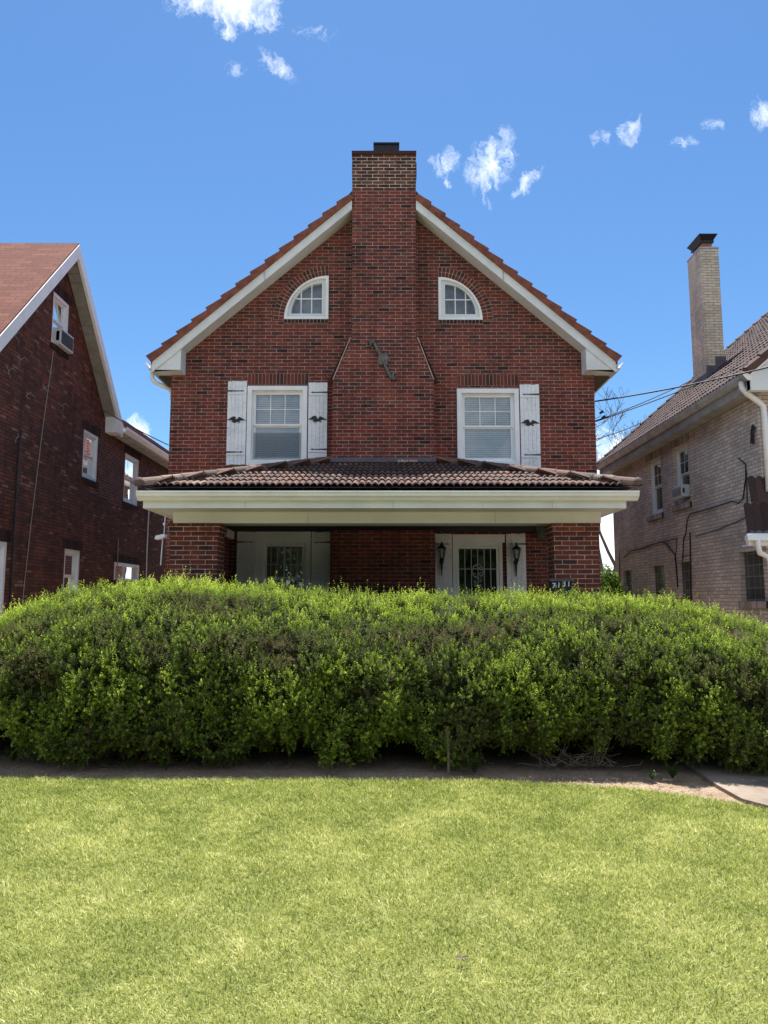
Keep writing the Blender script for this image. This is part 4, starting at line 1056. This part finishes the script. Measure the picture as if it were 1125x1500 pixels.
g.prism([(XWR + .4, zeR + .2), (xrid, zeR + SR * (xrid - XG) - .3), (xrid, zeR + SR * (xrid - XG) - .06), (XWR + .3, zeR + .28)], Fr((0, yf + .04, 0), (1, 0, 0), (0, -1, 0)), None, 0, .03); g.build('rake_board', 'gutter', NR)
g = MB(); g.tube([(XG - .03, yf + .2, zeR - .1), (XG - .03, yf + .2, zeR - .2), (XG + .05, yf + .2, zeR - .3), (XWR - .02, yf + .28, zeR - .42), (XWR + .06, yf + .29, zeR - .5), (XWR + .07, yf + .29, zeR - .7), (XWR + .07, yf + .29, 3.4)], .05, 10); g.build('downspout', 'gutter', NR, smooth=True)
for q, dk in ((w1, True), (w2, True)):
    window(FRt, *q, NR, casing=.06, depth=.08, muntin=(3, 2), dark=dk, glass='glass_dull', proud=.0, sash=.035)
    soldier(FRt, q[0] - .05, q[1] + .05, q[3] + .004, q[3] + .2, NR, m='block_cream', mm='mortar_dark'); soldier(FRt, q[0] - .05, q[1] + .05, q[2] - .13, q[2] - .006, NR, name='sill', m='block_cream', mm='mortar_dark', w=.04)
for q in gb:
    g = MB(); g.box(q[0], q[1], q[2], q[3], -.16, -.09, FRt); g.build('glass_block_window', 'glass_block', NR)
soldier(FRt, gb[3][0] - .1, gb[3][1] + .05, gb[3][2] - .13, gb[3][2] - .006, NR, name='sill', m='block_cream', mm='mortar_dark', w=.04)
g = MB(); g.box(gb[2][0] - .05, gb[2][1] + .05, .8, .9, -.1, .03, FRt); g.build('sill', 'gutter_old', NR)
air_con(FRt, w2[0] + .16, w2[1] - .14, w2[2] + .12, w2[2] + .38, .11, 'white air conditioner in an upstairs window of the cream brick house', (XWR, (w2[0] + w2[1]) / 2, w2[2]), 'gutter_old')
# chimney of the right house
cx_, cy_ = 7.64, 17.0; cw, cd = .44, .74; ctop = 1.6 + 8.42; cb_ = zeR + SR * (cx_ - XG) - .1
g = MB(); g.box(cx_, cx_ + cw, cy_, cy_ + cd, cb_, ctop); cr_ = g.build('chimney', 'brick_cream_clean', NR)
g = MB(); g.box(cx_ - .012, cx_ + cw + .012, cy_ - .012, cy_ + cd + .012, ctop, ctop + .045); g.build('coping', 'gutter_old', cr_)
g = MB(); g.box(cx_ + .1, cx_ + cw - .1, cy_ + .12, cy_ + cd - .12, ctop + .045, ctop + .2); g.build('flue', 'clay', cr_)
g = MB(); z0 = ctop + .2; g.box(cx_ + .06, cx_ + cw - .06, cy_ + .08, cy_ + cd - .08, z0, z0 + .05)
b0 = [(cx_ + .07, cy_ + .1, z0 + .05), (cx_ + cw - .07, cy_ + .1, z0 + .05), (cx_ + cw - .07, cy_ + cd - .1, z0 + .05), (cx_ + .07, cy_ + cd - .1, z0 + .05)]
t0 = [(cx_ - .0, cy_ - .0, z0 + .17), (cx_ + cw + .0, cy_ - .0, z0 + .17), (cx_ + cw + .0, cy_ + cd + .0, z0 + .17), (cx_ - .0, cy_ + cd + .0, z0 + .17)]
for k in range(4): g.poly([b0[k], b0[(k + 1) % 4], t0[(k + 1) % 4], t0[k]])
g.box(cx_ - .0, cx_ + cw + .0, cy_ - .0, cy_ + cd + .0, z0 + .17, z0 + .185); g.build('cowl', 'black', cr_)
g = MB(); g.box(cx_ - .02, cx_ - .002, cy_ - .02, cy_ + cd, cb_ - .0, cb_ + .32); g.box(cx_, cx_ + cw * .5, cy_ - .02, cy_ - .002, cb_, cb_ + .5); g.box(cx_ + cw * .5, cx_ + cw + .03, cy_ - .022, cy_ - .002, cb_ + .2, cb_ + .72); g.build('flashing', 'flash', cr_)
# cables crawling over the right wall
pr2 = lambda px, py, w_=.02: FRt(*atX(px, py, XWR), w_)
for path, rr in (([(1083, 671), (1094, 680), (1094, 700), (1090, 731), (1083, 737), (1075, 734), (1040, 745), (1012, 753), (1008, 762), (1006, 782), (1003, 788), (1001, 822)], .012),
                 ([(1095, 690), (1096, 735), (1098, 757), (1055, 775), (1020, 786)], .010), ([(1012, 780), (1013, 830), (1014, 900)], .016),
                 ([(914, 817), (925, 807), (945, 802), (968, 794), (975, 795), (990, 812), (992, 830), (994, 860)], .016), ([(968, 794), (993, 789), (992, 805), (990, 820)], .010),
                 ([(908, 800), (909, 830), (908, 862)], .012), ([(1000, 822), (1004, 814), (1012, 813)], .008)):
    g = MB(); g.tube([pr2(a_, b_) for a_, b_ in path], rr, 6); g.build('wall_cable', 'cable', NR, smooth=True)
g = MB()
for k in range(5): g.tube([pr2(1104 + k * 1.2, 622 + k), pr2(1107 + random.uniform(-3, 3), 632, .05), pr2(1105 + random.uniform(-3, 4), 650, .03)], .012, 5)
g.build('cable_bundle', 'cable', NR)
# side entry roof at the right edge
SY = 12.1; 
g = MB(); x_, z_ = at(1098, 790, SY); zz = z_ + .1
PE = lambda u, s_, h: Vector((u, SY + .1 + (wy0 - SY - .1) * s_, zz + .95 * s_ + h * 1.2))
g.poly([(x_ + .05, SY + .1, zz - .01), (9.5, SY + .1, zz - .01), (9.5, wy0, zz + .94), (x_ + .55, wy0, zz + .94)]); g.poly([(x_ + .05, SY + .1, zz - .01), (x_ + .55, wy0, zz + .94), (x_ + .05, wy0, zz - .01)])
er = g.build('side_porch_roof', 'flash', NR)
tiled('tiles', x_ + .02, 9.5, 1, lambda u: min(1, (u - x_ + .06) / .55), PE, er, pitch=.13, nrow=2, seg=6, tm='tile_dark')
g = MB(); g.box(x_ - .06, 9.5, SY - .06, SY + .04, zz - .12, zz - .04); g.box(x_ + .0, 9.5, SY + .04, SY + .12, zz - .2, zz - .0); g.box(x_ + .0, 9.5, SY + .12, wy0, zz - .2, zz - .18)
g.build('side_porch_gutter', 'gutter', NR)
g = MB(); g.tube([(x_ + .12, SY - .02, zz - .1), (x_ + .12, SY - .02, zz - .2), (x_ + .18, SY + .05, zz - .32), (x_ + .34, SY + .1, zz - .38), (x_ + .38, SY + .12, zz - .5), (x_ + .38, SY + .12, .1)], .045, 8); g.build('side_downspout', 'gutter', NR, smooth=True)

# ------------------------------------------------------------------ overhead cables
def cable(pts, r, label, grp='overhead service cables'):
    (p0, p1) = pts; p0, p1 = Vector(p0), Vector(p1); ln = [p0.lerp(p1, k / 16) - Vector((0, 0, .6 * (1 - (2 * k / 16 - 1) ** 2) * (p1 - p0).length / 40)) for k in range(17)]
    g = MB(); g.tube(ln, r, 6); o = g.build('service_cable', 'cable', origin=tuple(p0)); tag(o, label, 'cable', grp); return o
def P3(px, py, Y_): x, z = at(px, py, Y_); return (x, Y_, z)
cable((P3(871, 588, 14.0), P3(1200, 519, 11.0)), .014, 'thick black cable leaving the brick house corner, topmost of the three')
cable((P3(871, 617, 14.2), P3(1110, 496, 24.0)), .010, 'thin black cable rising steeply past the cream chimney')
cable((P3(871, 618, 14.4), P3(1180, 495, 12.0)), .010, 'black cable running low from the brick house across the tiled roof')
cable((P3(868, 645, 16.0), P3(1010, 570, 30.0)), .010, 'lowest thin cable in front of the bare tree')
cable((P3(150, 600, 12.6), P3(247, 652, 13.7)), .009, 'thin dark cable crossing from the dark brick house eave to the brick house')
for (px_, py_, lb) in ((881, 604, 'small black insulator clamp on the cable, upper of two'), (884, 611, 'small black insulator clamp on the cable, lower of two')):
    g = MB(); x, z = at(px_, py_, 14.0); g.tube([(x - .035, 14, z - .02), (x + .035, 14, z + .02)], [.02, .028], 6); tag(g.build('cable_clamp', 'cable', origin=(x, 14, z)), lb, 'cable clamp', 'clamps on the service cables')

# ------------------------------------------------------------------ bare trees and bushes behind
def bare_tree(loc, h, label, seed, spread=.5, grp='bare trees behind the houses', levels=6):
    rg = random.Random(seed); t = thing('bare_tree', loc, label, 'tree', grp); tr = MB(); cr = MB()
    def grow(p, d, L_, r, lv):
        n = 4; pts = [p]; rs = [r]
        for k in range(n):
            d = (d + Vector((rg.gauss(0, .13), rg.gauss(0, .13), rg.gauss(.04, .07)))).normalized(); p = p + d * L_ / n; pts.append(p); rs.append(max(.0095, r * (1 - .4 * (k + 1) / n)))
        (tr if lv >= levels - 1 else cr).tube(pts, rs, 5 if lv > 2 else 3, False)
        if lv == 0: return
        for k in range(rg.choice((2, 3, 3)) if lv > 1 else 3):
            q = pts[rg.choice((2, 3, 4, 4))]; a = rg.uniform(0, 2 * math.pi)
            nd = (d + Vector((math.cos(a), math.sin(a), rg.uniform(-.1, .3))) * rg.uniform(spread, spread * 1.8)).normalized(); grow(q, nd, L_ * rg.uniform(.62, .82), rs[-1] * .78, lv - 1)
    grow(Vector(loc), Vector((.02, 0, 1)), h * .34, h * .015, levels)
    tr.build('trunk', 'bark', t); cr.build('crown', 'bark', t)
x, _ = at(884, 700, 34)
bare_tree((x + .1, 34, 0), 15.5, 'taller bare branched tree between the two houses on the right', 11, .55, levels=7)
x, _ = at(925, 700, 40)
bare_tree((x - 2.0, 40, 0), 13.5, 'more distant bare tree just above the cream house tiled roof', 23, .6, levels=7)
x, _ = at(893, 800, 27)
bare_tree((x, 27, 0), 3.6, 'low bare sapling above the green bush in the right gap', 5, .7, levels=5)

def leaf_cloud(name, m, C, radii, N, ls, parent, seed, tbase=.5, shell=.55, origin=(0, 0, 0)):
    r = np.random.default_rng(seed); d = r.normal(size=(N, 3)); d /= np.linalg.norm(d, axis=1)[:, None]; rad = (shell + (1 - shell) * r.random(N)) * (1 + .18 * vnoise(d[:, 0] * 3, d[:, 2] * 3 + d[:, 1] * 2, 3, seed))
    p = np.array(C) + d * np.array(radii) * rad[:, None]
    u = r.normal(size=(N, 3)); u /= np.linalg.norm(u, axis=1)[:, None]; v = np.cross(u, r.normal(size=(N, 3))); v /= np.linalg.norm(v, axis=1)[:, None]
    L_ = ls * (.6 + .8 * r.random(N))[:, None]; P_ = np.stack([p, p + u * L_ * .5 + v * L_ * .28, p + u * L_, p + u * L_ * .5 - v * L_ * .28], 1)
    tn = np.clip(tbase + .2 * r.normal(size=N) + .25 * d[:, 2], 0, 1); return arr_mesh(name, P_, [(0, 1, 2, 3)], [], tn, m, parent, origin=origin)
x, z = at(890, 845, 19)
BU = thing('shrub', (x, 19, 0), 'leafy green bush seen in the gap right of the porch pier', 'bush')
leaf_cloud('foliage', 'bush', (x - .05, 19, 1.2), (.5, .7, 1.25), 22000, .06, BU, 3, .5, origin=(x, 19, 0))
g = MB(); [g.tube([(x, 19, 0), (x + random.uniform(-.4, .4), 19 + random.uniform(-.3, .3), 1.4)], [.03, .01], 5) for k in range(6)]; g.build('stem', 'bark', BU)
x, z = at(1000, 882, 11.2)

# ------------------------------------------------------------------ the hedge
HG = thing('hedge', (0, 8.6, 0), 'large mounded clipped evergreen hedge filling the width in front of the porch', 'hedge')
cr_x = [-6.0, -5.5, -5.1, -4.6, -4.2, -3.8, -2.95, -2.3, -1.3, 0, 1.2, 1.9, 2.5, 3.15, 3.56, 4.0, 4.57, 5.0, 5.4, 5.7]
cr_z = [.35, .75, 1.0, 1.24, 1.48, 1.62, 1.74, 1.77, 1.67, 1.58, 1.59, 1.59, 1.59, 1.55, 1.46, 1.31, 1.05, .85, .6, .3]
prof_t = np.array([0, .06, .16, .26, .36, .47, .58, .70, .80, .90, 1.0])
prof_y = np.array([-.85, -1.22, -1.47, -1.50, -1.42, -1.18, -.62, .1, .7, 1.2, 1.45])      # relative depth (x half size)
prof_z = np.array([.20, .15, .21, .38, .58, .74, .91, 1.0, .96, .74, .2])       # fraction of crest height
def hedge_pt(x, t):
    hc = np.interp(x, cr_x, cr_z); end = np.clip(1 - ((np.abs(x) - 3.2) / 2.5).clip(0) ** 2.2, .02, 1) ** .5
    yc = 8.68 - .42 * np.clip((x - 2.2) / 1.6, 0, 1) + .15 * np.clip((-x - 3) / 2, 0, 1)
    y = yc + np.interp(t, prof_t, prof_y) * end
    z = np.interp(t, prof_t, prof_z) * hc
    return y, z
def hedge_n(x, t):
    e = .01; y0, z0 = hedge_pt(x, t - e); y1, z1 = hedge_pt(x, t + e); ty, tz = y1 - y0, z1 - z0
    y2, z2 = hedge_pt(x - .03, t); y3, z3 = hedge_pt(x + .03, t); sx, sy, sz = np.full_like(x, .06), y3 - y2, z3 - z2
    n = np.cross(np.stack([sx, sy, sz], 1), np.stack([np.zeros_like(x), ty, tz], 1)); n /= np.linalg.norm(n, axis=1)[:, None]; return n
lobes = [(130, -.10), (238, -.08), (335, -.14), (505, -.17), (658, -.13), (750, -.02), (1080, -.1), (420, .06), (580, .06), (815, .07), (60, -.05), (900, .0), (1000, -.06), (-30, .22), (1120, -.12)]
def lobe(x):
    o = np.zeros_like(x)
    for px_, a_ in lobes: xc = (px_ - 562.5) / F * 7.35; o += a_ * (1.9 if a_ < 0 else .7) * np.exp(-((x - xc) / .26) ** 2)
    return o
rg = np.random.default_rng(21); NC = 15000
cx3 = rg.uniform(-5.9, 5.6, NC); ct = np.where(rg.random(NC) < .84, rg.uniform(0.02, .72, NC), rg.uniform(.72, 1, NC))
cy3, cz3 = hedge_pt(cx3, ct); cn = hedge_n(cx3, ct); cfr = np.clip((.52 - ct) / .3, 0, 1)
cw = vnoise(cx3, cz3 * .45 + cy3 * .25, 13, 31)
cd3 = (.045 + .085 * cfr) * cw * 1.8 + .05 * vnoise(cx3, cz3 + cy3, 5, 33) - np.abs(rg.normal(0, .03 + .045 * cfr, NC))
cp = np.stack([cx3, cy3, cz3 + lobe(cx3) * np.clip((.42 - ct) / .3, 0, 1) * 1.1], 1) + cn * cd3[:, None]
cr3 = rg.uniform(.03, .065, NC) * (1 + .35 * cfr); cm = rg.normal(0, 1, NC)
ok = (rg.random(NC) < (.92 - .5 * cfr * (cw < -.3))) & (cp[:, 2] > .05)
sel = np.repeat(np.nonzero(ok)[0], 5); NS = len(sel)
dd3 = rg.normal(size=(NS, 3)); dd3 /= np.linalg.norm(dd3, axis=1)[:, None]; dd3 += cn[sel] * .7 + np.array([0, 0, .45]); dd3 /= np.linalg.norm(dd3, axis=1)[:, None]
px3 = cp[sel] + dd3 * (cr3[sel] * rg.uniform(.4, 1.1, NS))[:, None] * np.array([1, 1, 1.35]); nn_, tk, wk, hk, cmk, frk = cn[sel], ct[sel], cw[sel], cx3[sel], cm[sel], cfr[sel]
w2k = cmk; keep = px3[:, 2] > .03; px3, nn_, tk, wk, hk, cmk, w2k, dd3, frk = px3[keep], nn_[keep], tk[keep], wk[keep], hk[keep], cmk[keep], w2k[keep], dd3[keep], frk[keep]
ns = len(px3)
up = np.array([0, 0, 1.0]); ax_ = dd3 * .8 + nn_ * .25 + up * (.25 + .65 * np.clip((tk - .4) / .2, 0, 1))[:, None] + rg.normal(0, .15, (ns, 3)); ax_ /= np.linalg.norm(ax_, axis=1)[:, None]
topk = np.clip((tk - .45) / .2, 0, 1); SLn = (.045 + .045 * rg.random(ns)) * (1 + .1 * topk); SLn *= np.where(rg.random(ns) < .03 * (1 + topk), 1.7, 1)
spr = rg.random(ns) < (.06 + .07 * topk); ax_ = np.where(spr[:, None], ax_ * .35 + up, ax_); ax_ /= np.linalg.norm(ax_, axis=1)[:, None]; SLn = np.where(spr, SLn * 1.9, SLn); px3 = px3 + nn_ * (spr * .03)[:, None]
a1 = np.cross(ax_, rg.normal(size=(ns, 3))); a1 /= np.linalg.norm(a1, axis=1)[:, None]; a2 = np.cross(ax_, a1)
NLf = 11; quads = []
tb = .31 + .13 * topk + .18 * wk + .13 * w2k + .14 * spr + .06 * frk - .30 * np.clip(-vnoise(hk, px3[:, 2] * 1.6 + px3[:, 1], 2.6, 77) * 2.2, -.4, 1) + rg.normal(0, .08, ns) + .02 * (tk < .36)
tints = []
for k in range(NLf):
    f = (k + .5) / NLf; ang = k * 2.4 + rg.uniform(0, 6.28, ns) * .15; rad = a1 * np.cos(ang)[:, None] + a2 * np.sin(ang)[:, None]
    p0 = px3 + ax_ * (SLn * (f - .35))[:, None]; ld = rad * (1.25 - .5 * f) + ax_ * (.25 + .75 * f); ld /= np.linalg.norm(ld, axis=1)[:, None]
    ll = (.024 - .007 * f) * rg.uniform(.75, 1.3, ns); sd_ = np.cross(ld, ax_ + rad * .3); sd_ /= np.linalg.norm(sd_, axis=1)[:, None]; lw = .0051 * rg.uniform(.8, 1.35, ns)
    quads.append(np.stack([p0, p0 + ld * (ll * .55)[:, None] + sd_ * lw[:, None], p0 + ld * ll[:, None], p0 + ld * (ll * .55)[:, None] - sd_ * lw[:, None]], 1))
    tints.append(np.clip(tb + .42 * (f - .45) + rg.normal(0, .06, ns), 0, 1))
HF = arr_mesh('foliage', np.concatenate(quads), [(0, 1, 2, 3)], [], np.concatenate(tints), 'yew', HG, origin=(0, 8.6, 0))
# solid core, coloured near black as the shade between the leaves
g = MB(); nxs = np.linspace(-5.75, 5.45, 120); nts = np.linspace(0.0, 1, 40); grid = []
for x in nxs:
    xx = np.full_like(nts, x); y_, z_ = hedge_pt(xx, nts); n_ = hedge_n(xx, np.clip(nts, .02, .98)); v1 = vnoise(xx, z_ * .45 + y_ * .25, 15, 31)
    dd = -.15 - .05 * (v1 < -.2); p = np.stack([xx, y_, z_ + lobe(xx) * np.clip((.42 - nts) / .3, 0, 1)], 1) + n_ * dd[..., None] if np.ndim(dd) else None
    grid.append(np.vstack([[x, p[0, 1] + .25, 0.0 if x > -3.5 else max(0, p[0, 2] - .1)], p]))  # skirt down to the soil, dark as the shade under the hedge
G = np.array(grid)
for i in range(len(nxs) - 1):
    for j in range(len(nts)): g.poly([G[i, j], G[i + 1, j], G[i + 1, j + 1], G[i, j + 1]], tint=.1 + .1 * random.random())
M['core'] = plain('hedge_inner_shade', (.028, .034, .014), .95, .35, 30, .05)
g.build('inner_shade_core', 'core', HG)
g = MB()
for k in range(34):
    x = random.uniform(-4.9, 4.6); y = 8.5 + random.uniform(-.5, .6); p = [Vector((x, y, 0))]; q = Vector((random.uniform(-.5, .5), -random.uniform(.2, .9), .75))
    for i in range(4): p.append(p[-1] + q * .2 + Vector((random.gauss(0, .03), random.gauss(0, .03), 0)))
    g.tube(p, [.03, .024, .018, .013, .008], 6); g.build('branch', 'bark', HG); g = MB()
# bare stick below the hanging lobe
x, y = atZ(657, 1131); g = MB(); g.tube([(x, y, 0), (x + .003, y + .02, .17), (x, y + .08, .4)], [.013, .012, .01], 7); tag(g.build('stake', 'twig', origin=(x, y, 0)), 'thin upright grey stake under a hanging tuft of the hedge', 'stake')

# dead twig pile
g = MB()
for (cx, n_, hh) in ((805, 13, .34), (868, 13, .3), (835, 9, .2), (900, 6, .25)):
    for k in range(n_):
        x, y = atZ(cx + random.uniform(-14, 14), 1124); a = random.uniform(-1.3, 1.3); p = [Vector((x, y, .01))]; d = Vector((math.sin(a), random.uniform(-.3, .5), abs(math.cos(a)) * random.uniform(.25, 1.0)))
        L_ = random.uniform(.12, .36)
        for i in range(4): d = (d + Vector((random.gauss(0, .25), random.gauss(0, .2), random.gauss(0, .12)))).normalized(); p.append(p[-1] + d * L_ / 4); p[-1].z = max(p[-1].z, .008)
        g.tube(p, [.005, .004, .0035, .003, .0015], 4, False)
        if random.random() < .6: q = p[2]; g.tube([q, q + Vector((random.gauss(0, .06), random.gauss(0, .05), abs(random.gauss(0, .05)))), q + Vector((random.gauss(0, .12), random.gauss(0, .06), abs(random.gauss(.03, .07))))], [.0035, .003, .0015], 4, False)
tag(g.build('twig', 'twig'), 'tangle of dead grey twigs on the dirt below the hedge', 'twigs', kind='stuff')
# litter scattered on the dirt
g = MB()
for k in range(900):
    x = random.uniform(-4.6, 2.7); ye = float(np.interp(x, ex, ey)); y = ye + random.uniform(.0, .75); a = random.uniform(0, 6.28); L_ = random.uniform(.01, .06)
    g.tube([(x, y, .004), (x + L_ * math.cos(a) * .5, y + L_ * math.sin(a) * .5, .012), (x + L_ * math.cos(a), y + L_ * math.sin(a), .004)], [.0022, .002, .001], 3, False)
tag(g.build('ground_litter', 'twig'), 'fine dry litter strewn over the dirt strip', 'litter', kind='stuff')
def weed(px, py, h, n, label, seed):
    x, y = atZ(px, py); t = thing('weed', (x, y, 0), label, 'weed', 'weeds under the hedge'); rg_ = random.Random(seed); g = MB(); s_ = MB()
    for k in range(n):
        a = rg_.uniform(0, 6.28); le = rg_.uniform(.15, .8); d = Vector((math.cos(a) * le, math.sin(a) * le, 1)).normalized(); L_ = h * rg_.uniform(.5, 1); tip = Vector((x, y, 0)) + d * L_
        s_.tube([(x, y, 0), tip], [.003, .0015], 4, False)
        for j in range(5):
            q = Vector((x, y, 0)).lerp(tip, .3 + .7 * j / 4); b = rg_.uniform(0, 6.28); e = Vector((math.cos(b), math.sin(b), .35)).normalized(); sd2 = e.cross(Vector((0, 0, 1))).normalized(); ll = h * rg_.uniform(.2, .4)
            g.poly([q, q + e * ll * .5 + sd2 * ll * .2, q + e * ll, q + e * ll * .5 - sd2 * ll * .2], tint=rg_.random())
    s_.build('stem', 'weed', t); g.build('leaf', 'weed', t)
weed(695, 1132, .17, 14, 'bright leafy weed on the dirt just right of the thin stake', 1)
weed(190, 1126, .10, 7, 'small low weed under the left part of the hedge', 2)
weed(244, 1129, .10, 8, 'small weed under the hedge near its lawn edge, second from left', 3)
weed(635, 1121, .12, 12, 'spreading weed in the shade just left of the thin stake', 4)
weed(955, 1142, .10, 9, 'broad leaved weed right of the dead twigs near the driveway', 5)
weed(985, 1140, .14, 14, 'dark weed clump under the hedge beside the driveway', 6)
weed(110, 1120, .16, 16, 'dark grassy weed clump under the far left of the hedge', 7)
weed(20, 1115, .18, 18, 'tall grassy weed clump at the left edge beside the concrete path', 8)
# dry leaf on the lawn
x, y = atZ(677, 1418); g = MB(); c = Vector((x, y, .045))
for k in range(5):
    a = k * 1.25; g.poly([c, c + Vector((math.cos(a) * .02, math.sin(a) * .02, .006)), c + Vector((math.cos(a + .5) * .035, math.sin(a + .5) * .03, -.004)), c + Vector((math.cos(a + .9) * .018, math.sin(a + .9) * .02, .004))])
tag(g.build('dead_leaf', 'twig', origin=(x, y, .04)), 'curled brown dead leaf lying on the lawn', 'leaf')
# street side added unseen behind the viewer: lights the front, shows in the glass
g = MB(); g.prism([(-60, -9.5), (60, -9.5), (60, -8.0), (-60, -8.0)], lambda u, v, w_: Vector((u, v, w_)), None, -.1, .01); tag(g.build('bounce_pavement', 'concrete'), kind='structure')  # both slabs added to bounce sunlight up onto the front
g = MB(); g.prism([(-60, -20), (60, -20), (60, -9.9), (-60, -9.9)], lambda u, v, w_: Vector((u, v, w_)), None, -.2, -.02); tag(g.build('bounce_road', 'asphalt'), kind='structure')
TL = ['added leafy tree across the street, far left of all', 'added tall leafy tree across the street, second from the left', 'added leafy tree across the street, left of the middle', 'added leafy tree across the street, in the middle of the row', 'lowest added leafy tree across the street, third from the right', 'added leafy tree across the street, second from the right', 'added leafy tree across the street, far right of all']
for k, (tx, ty, th) in enumerate(((-33, -28, 12), (-22, -27, 12.5), (-11, -26, 11.5), (-1, -28, 11.5), (9, -27, 9.5), (20, -28, 12), (31, -27, 12))):  # unseen tree row, added and sized to block low sky from the porch
    T_ = thing('added_street_tree', (tx, ty, 0), TL[k], 'tree', 'trees added across the street')
    leaf_cloud('crown', 'bush', (tx, ty, th * .52), (6.4, 4, th * .5), 24000, .36, T_, 40 + k, .25, .3, origin=(tx, ty, 0))
    g = MB(); g.tube([(tx, ty, 0), (tx + .1, ty, th * .3), (tx, ty, th * .7)], [.28, .2, .08], 8); g.build('trunk', 'bark', T_)
def split(o):
    me = o.data; n = len(me.vertices); par = list(range(n))
    def f(a):
        while par[a] != a: par[a] = par[par[a]]; a = par[a]
        return a
    for e in me.edges: par[f(e.vertices[0])] = f(e.vertices[1])
    groups = {}
    for p in me.polygons: groups.setdefault(f(p.vertices[0]), []).append(p.index)
    if not 1 < len(groups) <= 3: return
    for k, idx in enumerate(groups.values()):
        bm = bmesh.new(); bm.from_mesh(me); bm.faces.ensure_lookup_table(); keep_ = set(idx)
        bmesh.ops.delete(bm, geom=[q for q in bm.faces if q.index not in keep_], context='FACES')
        m2 = bpy.data.meshes.new(me.name); bm.to_mesh(m2); bm.free(); m2.materials.clear(); m2.materials.append(me.materials[0]); c = o.copy(); c.data = m2; COL.objects.link(c); c.parent = o.parent
    bpy.data.objects.remove(o)
for o in [o for o in S.objects if o.type == 'MESH' and o.name.split('.')[0] in ('strap_hinge', 'batten', 'fascia', 'crown_moulding', 'soffit', 'shoulder_mortar', 'rake_board', 'pane', 'gutter_end', 'eaves_soffit', 'curtain', 'window_trim', 'wall_cable', 'flashing') and not o.children]: split(o)
for o in S.objects:
    if '_o' in o: del o['_o']
